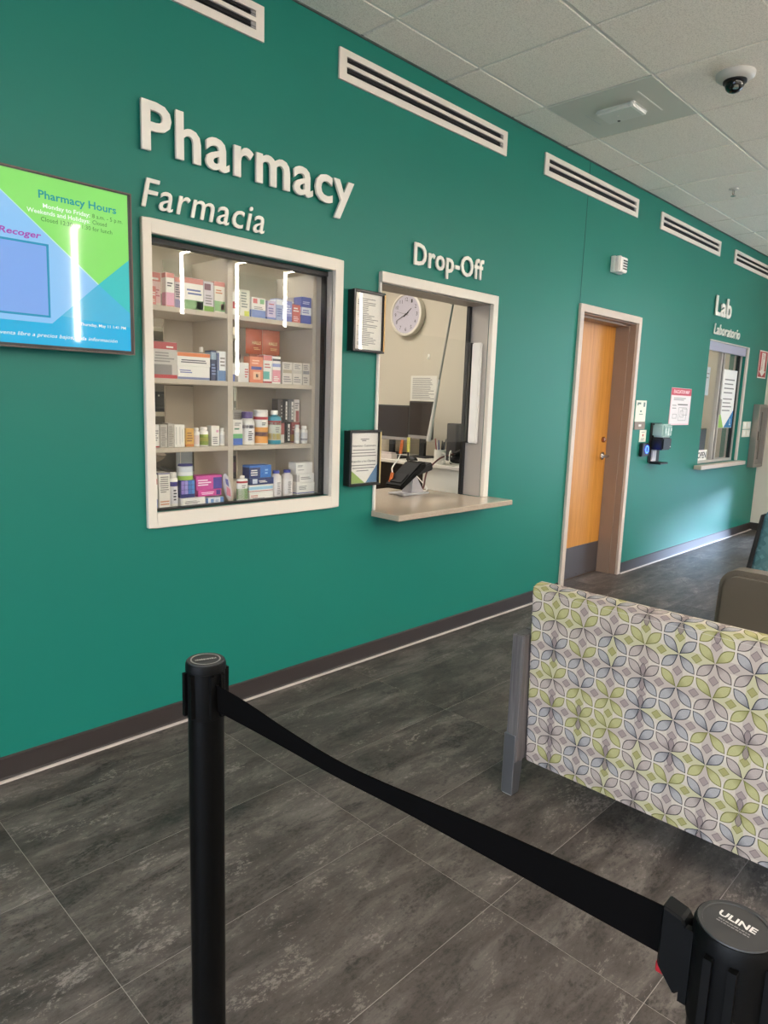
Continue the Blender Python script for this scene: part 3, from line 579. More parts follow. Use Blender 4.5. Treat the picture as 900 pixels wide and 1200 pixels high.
for k in range(28):
    a = 2 * PI * k / 28; hp.append((1.7495 + 0.0018 * 16 * math.sin(a) ** 3, 1.412 + 0.0019 * (13 * math.cos(a) - 5 * math.cos(2 * a) - 2 * math.cos(3 * a) - math.cos(4 * a))))
obj('heart', PR(hp, 'y', 0.55, 0.553), MWHITE, r)
for k in range(4): obj('stripe', PR([(1.752, 1.427 - k * 0.012), (1.774 - k * 0.006, 1.43 - k * 0.012), (1.772 - k * 0.006, 1.424 - k * 0.012), (1.752, 1.421 - k * 0.012)], 'y', 0.549, 0.5499), M((190, 70, 70), 0.5), r)
obj('star_field', PR([(1.726, 1.43), (1.749, 1.43), (1.749, 1.402), (1.733, 1.402)], 'y', 0.549, 0.5499), M((70, 84, 140), 0.5), r)
obj('stick', TB([(1.75, 0.5515, 0.9), (1.75, 0.5515, 1.385)], 0.002), MWHITE, r)
r = thing('paper_bag', (1.805, 0.6, 1.23), 'pale blue gift bag with blue capital letters behind the third display row', 'bag')
obj('bag_body', bevel(B(1.772, 1.848, 0.6, 0.64, 0.905, 1.398), 0.006, 2), M((176, 186, 196), 0.5), r)
print_text('bag_lettering', 'NYC', on_wall(1.778, 1.345, 0.5992), 0.064, 0.036, M((104, 130, 166), 0.6), r, 0.01)
obj('work_shelf', B((1.40, 2.60, 0.47, 0.93, 0.87, 0.9),), MSHELF, None, 'cream work shelf behind the display shelving', 'shelf')
r = thing('wire_tray', (1.60, 0.6, 0.905), 'dark wire tray with a crumpled clear bag behind the bottom display row', 'tray')
for k in range(6): obj('wire', TB([(1.5 + k * 0.04, 0.56, 0.904), (1.515 + k * 0.04, 0.56, 1.02), (1.535 + k * 0.04, 0.72, 1.03)], 0.003, 6), MBLK2, r)
bm = bmesh.new(); bmesh.ops.create_icosphere(bm, subdivisions=3, radius=0.07)
for v in bm.verts: v.co = Vector((1.60 + v.co.x * 1.6, 0.64 + v.co.y, 1.1 + v.co.z * 0.6)) * 1.0 + Vector((random.uniform(-1, 1), random.uniform(-1, 1), random.uniform(-1, 1))) * 0.006
obj('crumpled_bag', bm, M((176, 160, 144), 0.25), r)
r = thing('purple_bottle_box', (2.385, 1.05, 0.9), 'dark purple carton seen right of the divider behind the bottom row', 'box')
obj('carton', bevel(B(2.345, 2.415, 1.0, 1.06, 0.9005, 1.035), 0.002, 1), M((40, 26, 36), 0.5), r); obj('printed_band', B(2.347, 2.413, 0.9994, 1.0, 0.94, 1.0), M((84, 40, 64), 0.5), r)
r = thing('wall_dispenser', (2.385, 1.02, 1.35), 'white plastic dispenser seen right of the divider behind the third row', 'dispenser')
obj('housing', bevel(B(2.35, 2.41, 1.0, 1.06, 1.3005, 1.45), 0.008, 2), MWHITE, r); obj('chute', B(2.36, 2.40, 0.994, 1.0, 1.33, 1.37), MGREY, r)
# ------------------------------------------------------------------ window_2: drop-off window
w2 = obj('window_2', bevel(B((2.556, 2.572, -0.016, 0.0, 0.823, 1.992), (3.507, 3.556, -0.03, 0.0, 0.823, 1.992), (2.556, 3.556, -0.03, 0.0, 1.992, 2.044)), 0.003, 1), MFRAME, kind='structure')
obj('jamb_lining', B(3.5035, 3.5065, 0.0, 0.158, 0.824, 1.99), MALU, w2); obj('jamb_lining', B(2.573, 2.576, 0.0, 0.158, 0.824, 1.99), MALU, w2)
obj('head_lining', B(2.577, 3.503, 0.0, 0.158, 1.987, 1.991), M((160, 150, 138), 0.5), w2)
obj('gasket', B(3.478, 3.503, 0.128, 0.15, 0.824, 1.986), MBLACK, w2)
obj('guide_strip', B(3.478, 3.5025, 0.104, 0.118, 1.155, 1.768), MBLACK, w2)
obj('bumper_strip', bevel(B(3.475, 3.5025, 0.03, 0.095, 1.155, 1.768), 0.006, 2), MWHITE, w2)
obj('sash_pane', B(2.58, 3.474, 0.098, 0.102, 1.163, 1.775), MGLASS, w2)
ct_ = thing('service_counter', (3.06, 0.2, 0.8), 'polished beige stone counter ledge under the drop-off window', 'counter')
obj('counter_slab', bevel(B((2.578, 3.4995, -0.2, 0.62, 0.792, 0.822),), 0.003, 1), MCOUNTER, ct_)
obj('counter_overhang', bevel(B((2.552, 3.575, -0.205, -0.0005, 0.7915, 0.8225),), 0.003, 1), MCOUNTER, ct_)
obj('support_panel', B((2.7, 3.45, 0.5, 0.52, 0.0, 0.791),), MSHELF, ct_)
# pharmacy interior seen through it
MFACE = M((206, 198, 212), 0.5); MHAND = M((40, 38, 46), 0.5)
ck = thing('wall_clock', (4.449, 1.52, 2.118), 'round white wall clock with lilac face in the pharmacy', 'clock')
def disc_x(prof, seg=40): return L(prof, (0, 1.52, 2.118), seg, 'x')
obj('case', disc_x([(0.172, 4.4495), (0.178, 4.43), (0.175, 4.392), (0.158, 4.388), (0.156, 4.398)]), M((226, 218, 206), 0.35), ck, smooth=True)
obj('clock_face', disc_x([(0.1555, 4.4), (0.1555, 4.3975)]), MFACE, ck)
for h in range(1, 13):
    a = h * PI / 6; yy, zz = 1.52 - math.sin(a) * 0.122, 2.118 + math.cos(a) * 0.122
    s = str(h); wd = 0.017 if h < 10 else 0.03
    print_text('numeral', s, on_side(yy + wd / 2, zz - 0.0145, 4.397), wd, 0.029, MHAND, ck)
def hand(ang, ln, w, nm, m):
    a = math.radians(ang); dy, dz = -math.sin(a), math.cos(a); p = [(-w, -0.03), (w, -0.03), (w * 0.5, ln), (-w * 0.5, ln)]
    obj(nm, PR([(1.52 + q[1] * dy + q[0] * dz, 2.118 + q[1] * dz - q[0] * dy) for q in p], 'x', 4.3945, 4.396), m, ck)
hand(52, 0.075, 0.005, 'hour_hand', MHAND); hand(246, 0.115, 0.0035, 'minute_hand', MHAND); hand(285, 0.11, 0.0015, 'second_hand', MHAND)
obj('hub', L([(0.008, 4.396), (0.008, 4.391)], (0, 1.52, 2.118), 16, 'x'), MHAND, ck)
obj('lens', disc_x([(0.155, 4.3905), (0.155, 4.389)]), MGLASS, ck)
pn = thing('posted_sheet', (4.449, 1.335, 1.4), 'printed sheet taped to the pharmacy wall above the monitors', 'paper')
obj('sheet', B(4.4475, 4.4495, 1.19, 1.482, 1.405, 1.612), M((228, 224, 216), 0.7), pn)
bm = bmesh.new()
for k in range(14): box(bm, 4.447, 4.4475, 1.21 + 0.08 * random.random(), 1.46, 1.42 + k * 0.013, 1.425 + k * 0.013)
obj('printed_lines', bm, INKL, pn)
hk = thing('wall_hook', (4.44, 1.29, 1.84), 'small clear adhesive hook on the pharmacy wall below the clock', 'hook')
obj('plate', bevel(B(4.443, 4.4495, 1.278, 1.3, 1.745, 1.79), 0.003, 1), MWHITE, hk); obj('peg', B(4.43, 4.443, 1.285, 1.293, 1.752, 1.76), MWHITE, hk)
dk = thing('work_desk', (4.15, 0.98, 0.0), 'white pharmacy work desk with monitors behind the drop-off window', 'desk')
obj('desktop', bevel(B(3.85, 4.449, 0.30, 3.0, 0.925, 0.95), 0.003, 1), M((224, 216, 206), 0.35), dk)
obj('end_panel', B(3.87, 4.445, 0.305, 0.325, 0.0, 0.9245), MWHITE, dk)
obj('modesty_panel', B(3.875, 3.89, 0.326, 0.80, 0.0, 0.9245), MWHITE, dk); obj('rear_panel', B(4.42, 4.44, 0.8, 3.0, 0.0, 0.9245), M((60, 50, 46), 0.6), dk)
MSCR = M((40, 29, 26), 0.25, spec=0.2)
def monitor(label, y0, y1, z0, z1, x, cat_c=(20, 19, 20)):
    r = thing('monitor', (x + 0.06, (y0 + y1) / 2, 0.9505), label, 'monitor', 'pharmacy monitors')
    obj('bezel', bevel(B(x, x + 0.03, y0, y1, z0, z1), 0.004, 2), M(cat_c, 0.4), r)
    obj('screen', B(x - 0.0015, x, y0 + 0.012, y1 - 0.012, z0 + 0.03, z1 - 0.012), MSCR, r)
    obj('chin', B(x - 0.0018, x - 0.0001, y0 + 0.004, y1 - 0.004, z0 + 0.003, z0 + 0.028), M((150, 144, 140), 0.4), r)
    ym = (y0 + y1) / 2
    obj('neck', B(x + 0.03, x + 0.06, ym - 0.025, ym + 0.025, 0.962, z0 + 0.12), MBLK2, r); obj('foot', bevel(B(x - 0.02, x + 0.14, ym - 0.09, ym + 0.09, 0.9505, 0.962), 0.004, 1), MBLK2, r)
monitor('dark computer monitor at the left on the pharmacy desk', 1.30, 1.76, 1.07, 1.362, 4.25)
monitor('dark computer monitor under the posted sheet on the pharmacy desk', 1.005, 1.255, 1.10, 1.4, 4.19)
kb = thing('keyboard', (4.0, 1.35, 0.951), 'black keyboard on the pharmacy desk', 'keyboard')
obj('deck', bevel(B(3.93, 4.07, 1.12, 1.50, 0.9505, 0.966), 0.003, 1), MBLK2, kb)
km = bpy.data.meshes.new('key'); b_ = bevel(B(0, 0.017, 0, 0.02, 0, 0.005), 0.002, 1); b_.to_mesh(km); b_.free(); km.materials.append(M((54, 52, 54), 0.5))
for a in range(5):
    for b in range(15):
        o = bpy.data.objects.new('key', km); COL.objects.link(o); o.parent = kb; o.location = Vector((3.94 + a * 0.025, 1.13 + b * 0.0242, 0.966)) - kb.location
ms = thing('computer_mouse', (3.95, 0.98, 0.951), 'black computer mouse with cable on the pharmacy desk', 'mouse')
bm = bmesh.new(); bmesh.ops.create_icosphere(bm, subdivisions=3, radius=1)
for v in bm.verts: v.co = Vector((3.95 + v.co.x * 0.032, 0.985 + v.co.y * 0.055, 0.951 + max(v.co.z, 0) * 0.034))
obj('shell', bm, MBLACK, ms, smooth=True)
obj('cable', TB(curve([(3.97, 0.93, 0.96), (4.02, 0.9, 0.956), (4.1, 0.96, 0.956), (4.18, 0.92, 0.956)]), 0.0025, 6), MWHITE, ms)
for k, (y, lab, hgt, c) in enumerate([(1.62, 'white card sorter at the left end of the pharmacy desk', 0.07, (220, 204, 196)), (1.5, 'dark sorter with upright cards on the pharmacy desk', 0.1, (30, 28, 30))]):
    r = thing('desk_sorter', (3.98, y, 0.951), lab, 'desk organizer')
    obj('tray', bevel(B(3.94, 4.03, y - 0.06, y + 0.06, 0.9505, 0.965), 0.002, 1), M(c, 0.5), r)
    for q in range(4): obj('divider', B(3.95, 4.02, y - 0.045 + q * 0.028, y - 0.039 + q * 0.028, 0.965, 0.951 + hgt), M(c if q % 2 else (224, 220, 214), 0.5), r)
r = thing('stacked_forms', (3.96, 1.05, 0.951), 'pile of white forms in front of the monitors on the pharmacy desk', 'paper')
obj('sheet', B(3.862, 3.925, 1.12, 1.34, 0.9505, 0.99), M((222, 210, 204), 0.7), r); obj('sheet', B(3.866, 3.922, 1.13, 1.33, 0.9902, 0.999), M((190, 176, 172), 0.7), r)
mg = thing('mug', (3.93, 0.69, 0.95), 'white mug full of pens on the pharmacy desk', 'mug')
obj('mug_body', L([(0.042, 0.9505), (0.044, 0.954), (0.044, 1.055), (0.040, 1.055), (0.039, 0.965)], (3.93, 0.69, 0), 24), MWHITE, mg, smooth=True)
obj('handle', TB(curve([(3.91, 0.652, 1.035), (3.905, 0.625, 1.03), (3.905, 0.618, 1.0), (3.908, 0.63, 0.975), (3.912, 0.652, 0.972)]), 0.005, 8), MWHITE, mg)
for k in range(6):
    a = k * 1.05; c = [(30, 30, 34), (60, 66, 120), (150, 40, 40), (220, 216, 210), (40, 40, 40), (90, 90, 96)][k]
    obj('pen', TB([(3.93 + 0.015 * math.cos(a), 0.69 + 0.015 * math.sin(a), 0.966), (3.93 + 0.04 * math.cos(a), 0.69 + 0.04 * math.sin(a), 1.11 + 0.012 * (k % 3))], 0.0045, 7), M(c, 0.4), None, '%s pen standing in the white mug on the pharmacy desk' % ['black', 'blue', 'red', 'white', 'charcoal', 'grey'][k], 'pen', 'pens in the mug')
tl = thing('telephone', (4.1, 0.6, 0.951), 'black telephone with tangled cords at the right of the pharmacy desk', 'telephone')
obj('base', bevel(PR([(4.0, 0.9505), (4.2, 0.9505), (4.2, 1.04), (4.0, 0.98)], 'y', 0.50, 0.66), 0.006, 2), MBLACK, tl)
obj('handset', bevel(PR([(4.02, 1.0), (4.2, 1.05), (4.2, 1.085), (4.02, 1.03)], 'y', 0.61, 0.655), 0.008, 2), MBLACK, tl)
obj('display', PR([(4.12, 1.024), (4.19, 1.044), (4.19, 1.048), (4.12, 1.028)], 'y', 0.52, 0.59), M((120, 126, 120), 0.3), tl)
obj('cord', TB(curve([(4.03, 0.66, 1.0), (3.97, 0.62, 1.05), (3.93, 0.60, 1.03), (3.92, 0.585, 0.975), (3.98, 0.57, 0.957), (4.05, 0.5, 0.957)]), 0.004, 6), MWHITE, tl)
r = thing('cable_bundle', (4.25, 0.62, 0.951), 'tangle of black cables and adapters behind the telephone', 'cables')
for k in range(7):
    q = [(4.1 + 0.25 * random.random(), 0.40 + 0.32 * random.random(), 0.957 + 0.19 * random.random() * (1 if 0 < i < 4 else 0)) for i in range(5)]
    obj('cable', TB(curve(q), 0.004, 6), MBLK2, r)
obj('adapter', bevel(B(4.2, 4.28, 0.76, 0.86, 0.9505, 1.24), 0.006, 1), M((52, 50, 52), 0.5), r)
r = thing('plastic_bag', (4.25, 0.52, 1.12), 'crumpled white plastic bag above the telephone on the pharmacy desk', 'bag')
bm = bmesh.new(); bmesh.ops.create_icosphere(bm, subdivisions=3, radius=0.06)
for v in bm.verts: v.co = Vector((4.26 + v.co.x, 0.56 + v.co.y * 0.9, 1.14 + v.co.z * 0.75)) + Vector((random.uniform(-1, 1), random.uniform(-1, 1), random.uniform(-1, 1))) * 0.008
obj('bag_body', bm, M((214, 210, 204), 0.4), r); obj('bag_stand', B(4.22, 4.30, 0.52, 0.60, 0.9505, 1.1), MBLK2, r)
# payment terminal on the counter
pt = thing('payment_terminal', (3.2, 0.33, 0.8225), 'black card payment terminal tilted on a grey stand on the counter', 'card reader')
def xz(o, ang, pts): return [(o[0] + p[0] * math.cos(ang) - p[1] * math.sin(ang), o[1] + p[0] * math.sin(ang) + p[1] * math.cos(ang)) for p in pts]
obj('stand', bevel(PR([(3.19, 0.8228), (3.33, 0.8228), (3.25, 0.935), (3.21, 0.945)], 'y', 0.30, 0.38), 0.006, 2), M((170, 168, 172), 0.35), pt)
obj('stand_base', bevel(B(3.10, 3.34, 0.27, 0.41, 0.8228, 0.834), 0.004, 1), M((190, 188, 190), 0.35), pt)
obj('terminal_body', bevel(PR(xz((3.05, 0.865), math.radians(31), [(0, 0), (0.25, 0), (0.27, 0.03), (0.22, 0.05), (0, 0.03)]), 'y', 0.24, 0.38), 0.008, 2), M((8, 8, 8), 0.6, spec=0.15), pt)
obj('keypad', PR(xz((3.05, 0.865), math.radians(31), [(0.03, 0.0355), (0.11, 0.043), (0.11, 0.046), (0.03, 0.038)]), 'y', 0.26, 0.36), M((22, 21, 22), 0.6, spec=0.15), pt)
obj('paper_slot', bevel(PR(xz((3.20, 0.945), math.radians(12), [(0, 0), (0.15, 0.0), (0.15, 0.05), (0.03, 0.045)]), 'y', 0.25, 0.37), 0.008, 2), MBLK2, pt)
obj('cable', TB(curve([(3.26, 0.37, 0.86), (3.36, 0.38, 0.832), (3.45, 0.42, 0.84), (3.6, 0.52, 0.93), (3.85, 0.62, 1.0), (4.02, 0.64, 1.02)]), 0.006, 8), M((92, 40, 40), 0.5), pt, smooth=True)
obj('cable', TB(curve([(3.27, 0.33, 0.86), (3.36, 0.33, 0.834), (3.46, 0.40, 0.836), (3.5, 0.5, 0.88), (3.48, 0.58, 0.95), (3.5, 0.64, 0.99)]), 0.004, 8), MWHITE, pt, smooth=True)
st = thing('signature_stylus', (3.07, 0.35, 0.9), 'white tethered stylus with orange grips beside the payment terminal', 'stylus')
obj('grip', TB([(3.063, 0.36, 0.89), (3.085, 0.36, 0.962)], 0.011, 10), M((206, 106, 44), 0.5), st, smooth=True)
obj('tether', TB(curve([(3.085, 0.36, 0.962), (3.10, 0.38, 0.985), (3.18, 0.44, 1.0), (3.26, 0.48, 1.03), (3.30, 0.5, 1.06)]), 0.0045, 8), MWHITE, st, smooth=True)
obj('grip', TB([(3.30, 0.5, 1.06), (3.315, 0.5, 1.15)], 0.011, 10), M((206, 106, 44), 0.5), st, smooth=True)
r = thing('highlighter', (3.36, 0.5, 1.06), 'yellow highlighter standing upright by the orange grip', 'highlighter')
obj('barrel', L([(0.011, 1.07), (0.011, 1.165)], (3.375, 0.5, 0), 12), M((226, 216, 110), 0.4), r); obj('foot', L([(0.02, 0.8228), (0.02, 0.83), (0.006, 0.84), (0.006, 1.07)], (3.375, 0.5, 0), 12), MBLK2, r)
r = thing('shutter_pole', (3.4, 0.4, 1.1), 'grey steel shutter pole hanging diagonally in the drop-off window', 'pole')
obj('upper_rod', TB([(3.60, 0.363, 2.03), (3.60, 0.45, 1.55)], 0.007, 8), M((150, 146, 140), 0.4), r)
obj('lower_rod', TB([(3.60, 0.45, 1.55), (3.60, 0.523, 1.135)], [0.009, 0.016], 8), M((206, 202, 196), 0.4), r)
obj('top_bracket', B(3.588, 3.612, 0.35, 0.376, 2.03, 2.75), MBLK2, r)

# ------------------------------------------------------------------ framed notices
def notice(x0, x1, z0, z1, label, ochre):
    r = thing('framed_notice', ((x0 + x1) / 2, -0.02, z0), label, 'notice', 'framed notices between the windows')
    m = M((26, 24, 24), 0.3)
    obj('frame', bevel(B(*ring(x0, x1, z0, z1, 0.012, 0.012, 0.012, 0.012, -0.05, -0.031)), 0.002, 1), m, r)
    obj('backing', B(x0 + 0.002, x1 - 0.002, -0.031, -0.0305 + 0.03, z0 + 0.002, z1 - 0.002), m, r)
    obj('edge_strip', B(x1 - 0.0115, x1 - 0.003, -0.0515, -0.05, z0 + 0.008, z1 - 0.008), M(ochre, 0.3, 0.4), r)
    obj('sheet', B(x0 + 0.0125, x1 - 0.0125, -0.0345, -0.0315, z0 + 0.0125, z1 - 0.0125), M((232, 226, 218), 0.6), r)
    obj('cover_glass', B(x0 + 0.0125, x1 - 0.0125, -0.0415, -0.04, z0 + 0.0125, z1 - 0.0125), MGLASS, r)
    return r
r = notice(2.349, 2.5665, 1.638, 1.932, 'upper framed notice of dense small print between the two windows', (176, 140, 84))
bm = bmesh.new()
for k in range(26): box(bm, 2.385 + 0.015 * random.random(), 2.45 + 0.08 * random.random(), -0.0350, -0.0345, 1.672 + k * 0.0088, 1.6755 + k * 0.0088)
obj('printed_lines', bm, INKL, r)
r = notice(2.345, 2.5665, 0.968, 1.25, 'lower framed notice with green and blue corners between the two windows', (196, 176, 120))
obj('green_corner', PR([(2.358, 0.981), (2.358, 1.055), (2.465, 0.981)], 'y', -0.0349, -0.0345), M((150, 176, 90), 0.6), r)
obj('blue_corner', PR([(2.472, 0.981), (2.5535, 0.981), (2.5535, 1.075)], 'y', -0.0349, -0.0345), M((86, 124, 160), 0.6), r)
for s, x, z, w, c, bo in (('Attention Customers', 2.372, 1.167, 0.168, 0.0105, 0.015), ('Atención a los Clientes', 2.368, 1.088, 0.172, 0.0105, 0.015)):
    print_text('heading', s, on_wall(x, z, -0.0349), w, c, INK, r, bo)
bm = bmesh.new()
for z, a, b in ((1.148, 2.378, 2.534), (1.133, 2.366, 2.54), (1.118, 2.364, 2.544), (1.07, 2.37, 2.54), (1.056, 2.376, 2.53), (1.042, 2.405, 2.49), (1.203, 2.43, 2.49), (1.195, 2.44, 2.47)): box(bm, a, b, -0.0349, -0.0345, z, z + 0.0045)
obj('printed_lines', bm, INKL, r)

# ------------------------------------------------------------------ wall lettering
lettering('Pharmacy', 1.294, 2.296, -0.012, 1.06, 0.163, 0.012, 0.02, 0.0, MLETTER, 'large raised cream letters reading Pharmacy above the display window')
lettering('Farmacia', 1.290, 2.092, -0.010, 0.555, 0.103, 0.008, 0.004, 0.22, MLETTER, 'raised cream italic letters reading Farmacia under the large heading')
lettering('Drop-Off', 2.801, 2.118, -0.010, 0.604, 0.106, 0.008, 0.018, 0.0, MLETTER, 'raised cream letters reading Drop-Off above the counter window')
lettering('Lab', 7.10, 2.315, -0.010, 0.425, 0.172, 0.01, 0.024, 0.0, MLETTER, 'raised cream letters reading Lab above the far window')
lettering('Laboratorio', 7.115, 2.137, -0.010, 0.735, 0.096, 0.008, 0.012, 0.2, MLETTER, 'raised cream italic letters reading Laboratorio above the far window')

# ------------------------------------------------------------------ television
tv = thing('television', (0.72, -0.04, 1.54), 'flat wall television showing green and blue pharmacy hours', 'television')
obj('bezel', bevel(B(0.215, 1.221, -0.075, -0.035, 1.542, 2.107), 0.004, 2), M((24, 22, 24), 0.3), tv)
obj('rear_housing', bevel(B(0.35, 1.09, -0.035, -0.0005, 1.6, 2.0), 0.01, 1), MBLK2, tv)
obj('rim', B(*ring(0.215, 1.2215, 1.5415, 2.1075, 0.004, 0.004, 0.004, 0.004, -0.0765, -0.0752)), M((92, 82, 76), 0.4, 0.3), tv)
def S(c, e=0.25): return M(tuple(int(v * 0.5) for v in c), 0.04, emit=e * 3.4)
scr = obj('screen', B(0.225, 1.206, -0.0756, -0.0751, 1.555, 2.098), S((143, 202, 255)), tv)
yq = -0.0757
def poly(nm, pts, c, lay, e=0.25): return obj(nm, PR(pts, 'y', yq - 0.0002 * lay, yq - 0.0002 * lay + 0.00018), S(c, e), scr)
poly('green_field', [(0.70, 2.098), (1.206, 2.098), (1.206, 1.877), (1.092, 1.777)], (138, 232, 108), 1)
poly('cyan_band', [(0.225, 1.555), (1.206, 1.555), (1.206, 1.69), (1.092, 1.777), (0.929, 1.628), (0.225, 1.628)], (36, 180, 232), 1)
poly('teal_corner', [(1.092, 1.777), (1.206, 1.69), (1.206, 1.877)], (60, 200, 200), 1)
poly('blue_wedge', [(0.96, 1.656), (1.092, 1.777), (1.206, 1.69), (1.206, 1.64)], (70, 186, 226), 2)
poly('edge_line', [(0.70, 2.0995 - 0.0015), (0.704, 2.098), (1.0935, 1.7785), (1.091, 1.7755)], (190, 240, 220), 3)
poly('message_frame', [(0.36, 1.648), (0.925, 1.646), (0.928, 1.884), (0.36, 1.884)], (40, 150, 190), 2)
poly('message_box', [(0.366, 1.655), (0.918, 1.653), (0.92, 1.877), (0.366, 1.877)], (126, 172, 244), 3)
TE = S((20, 150, 150), 0.25); TWH = S((236, 244, 236), 0.28); TGY = S((70, 120, 60), 0.2)
yt = yq - 0.0012
for s, x, z, w, c, m, bo, sh in (('Pharmacy Hours', 0.902, 2.027, 0.262, 0.024, TE, 0.02, 0), ('Monday to Friday:', 0.915, 1.998, 0.155, 0.0135, TWH, 0.012, 0), ('8 a.m. - 5 p.m.', 1.078, 1.998, 0.108, 0.0135, TGY, 0.0, 0),
                                 ('Weekends and Holidays:', 0.864, 1.977, 0.205, 0.0135, TWH, 0.012, 0), ('Closed', 1.078, 1.977, 0.05, 0.0135, TGY, 0.0, 0), ('Closed 12:30 to 1:30 for lunch', 0.907, 1.955, 0.24, 0.0135, TGY, 0.0, 0),
                                 ('Recoger', 0.775, 1.898, 0.131, 0.019, S((170, 80, 180), 0.25), 0.025, 0.2), ('Thursday, May 11 1:41 PM', 1.022, 1.631, 0.166, 0.0095, TWH, 0.01, 0),
                                 ('Medicamentos de venta libre a precios bajos, pida información', 0.60, 1.581, 0.555, 0.012, TWH, 0.0, 0.25)):
    print_text('screen_text', s, on_wall(x, z, yt), w, c, m, scr, bo, sh)

# ------------------------------------------------------------------ slot air vents
def vent(x0, x1, label):
    r = thing('slot_vent', ((x0 + x1) / 2, -0.006, 2.8417), label, 'vent', 'long slot vents under the ceiling')
    z0, z1 = 2.8417, 2.9741; h = z1 - z0; a, b = x0 + 0.045, x1 - 0.04
    s1 = (z1 - 0.405 * h, z1 - 0.215 * h); s2 = (z1 - 0.75 * h, z1 - 0.53 * h)
    obj('frame', B((x0, x1, -0.012, -0.0015, z0, s2[0]), (a, b, -0.012, -0.0015, s2[1], s1[0]), (x0, x1, -0.012, -0.0015, s1[1], z1), (x0, a, -0.012, -0.0015, s2[0], s1[1]), (b, x1, -0.012, -0.0015, s2[0], s1[1])), M((226, 216, 204), 0.45), r)
    for s in (s1, s2):
        o = obj('slot', B(a, b, -0.0035, -0.0012, s[0], s[1]), MDARK, r)
        obj('vane', B(a, b, -0.0095, -0.0036, s[0] + 0.0105, s[0] + 0.0125), MBLACK, o)
        obj('end_cap', B(b - 0.022, b, -0.009, -0.0036, s[0] + 0.003, s[1] - 0.003), MGREY, o)
for a, b, lb in ((0.514, 1.8433, 'white slot vent cut off at the top left of the wall'), (2.258, 3.574, 'white slot vent above the drop-off lettering'), (3.993, 5.3195, 'white slot vent above the wooden door'), (5.7414, 7.0786, 'white slot vent right of the one over the door'), (7.4758, 8.81, 'white slot vent above the lab lettering by the corner')):
    vent(a, b, lb)
# strobe alarm
r = thing('fire_alarm_sounder', (5.05, -0.03, 2.39), 'white wall alarm sounder with slots above the wooden door', 'alarm')
obj('base_box', bevel(B(4.965, 5.105, -0.035, -0.0005, 2.392, 2.508), 0.004, 1), MWHITE, r)
obj('lens_housing', bevel(B(4.967, 5.015, -0.075, -0.035, 2.394, 2.506), 0.008, 2), M((240, 230, 222), 0.35), r)
obj('slotted_cover', bevel(B(5.0155, 5.103, -0.07, -0.035, 2.396, 2.504), 0.006, 2), MWHITE, r)
for k in range(4): obj('slot', B(5.03, 5.096, -0.0712, -0.0698, 2.417 + k * 0.019, 2.427 + k * 0.019), M((70, 66, 64), 0.6), r)

# ------------------------------------------------------------------ door_1
d1 = obj('door_1', bevel(B((4.5536, 4.603, -0.022, 0.0, 0.0, 2.121), (5.487, 5.536, -0.022, 0.0, 0.0, 2.121), (4.603, 5.487, -0.022, 0.0, 2.07, 2.121)), 0.002, 1), M((206, 190, 176), 0.45), kind='structure')
obj('jamb', B((4.6035, 4.609, -0.0, 0.05, 0.0, 2.066), (5.481, 5.4865, -0.0, 0.05, 0.0, 2.066), (4.609, 5.481, -0.0, 0.05, 2.061, 2.0665)), MJAMB, d1)
obj('door_stop', B((4.6035, 4.622, 0.05, 0.165, 0.0, 2.066), (5.468, 5.4865, 0.05, 0.165, 0.0, 2.066), (4.622, 5.468, 0.05, 0.165, 2.048, 2.0665)), MJAMB, d1)
leaf = obj('door_leaf', B(4.6045, 5.4855, 0.1655, 0.21, 0.006, 2.066), MWOOD, d1)
kp = obj('kick_plate', B(4.6225, 5.4675, 0.1635, 0.1654, 0.008, 0.27), M((120, 114, 116), 0.38, 0.8), leaf)
for k in range(6):
    for z in (0.03, 0.26): obj('screw', L([(0.004, 0.1618), (0.004, 0.1634)], (4.64 + k * 0.161, 0, z), 8, 'y'), MCHROME, leaf)
obj('lever_rose', L([(0.033, 0.165), (0.033, 0.155), (0.02, 0.15), (0.012, 0.145), (0.012, 0.11)], (5.40, 0, 1.0), 24, 'y'), MCHROME, leaf, smooth=True)
obj('lever_handle', bevel(B(5.285, 5.412, 0.098, 0.116, 0.99, 1.012), 0.006, 2), MCHROME, leaf, smooth=True)
obj('deadbolt', L([(0.024, 0.165), (0.024, 0.152), (0.014, 0.148)], (5.40, 0, 1.135), 20, 'y'), M((150, 100, 76), 0.25, 0.8), leaf, smooth=True)
obj('lock_thumb', B(5.396, 5.404, 0.140, 0.148, 1.122, 1.148), MCHROME, leaf)

# ------------------------------------------------------------------ wall signs right of the door
r = thing('room_sign', (5.695, -0.006, 1.224), 'cream room sign with brown foot right of the door', 'sign')
obj('plate', bevel(B(5.597, 5.792, -0.006, -0.0005, 1.2905, 1.467), 0.001, 1), M((228, 230, 214), 0.5), r); obj('foot_plate', B(5.597, 5.792, -0.008, -0.0005, 1.225, 1.29), M((140, 122, 108), 0.5), r)
obj('pictogram', B((5.62, 5.685, -0.0064, -0.006, 1.435, 1.45), (5.62, 5.64, -0.0064, -0.006, 1.425, 1.435), (5.735, 5.765, -0.0064, -0.006, 1.415, 1.452), (5.68, 5.71, -0.0064, -0.006, 1.37, 1.385), (5.665, 5.735, -0.0064, -0.006, 1.35, 1.356)), M((110, 130, 120), 0.6), r)
obj('number_plate', B(5.67, 5.72, -0.0084, -0.008, 1.25, 1.268), M((226, 220, 210), 0.5), r)
r = thing('instruction_card', (5.78, -0.004, 1.118), 'small white card with red mark above the black card reader', 'sign')
obj('card', B(5.717, 5.843, -0.004, -0.0005, 1.118, 1.22), M((232, 226, 208), 0.5), r); obj('red_mark', B(5.768, 5.79, -0.0044, -0.004, 1.165, 1.185), M(RED, 0.5), r)
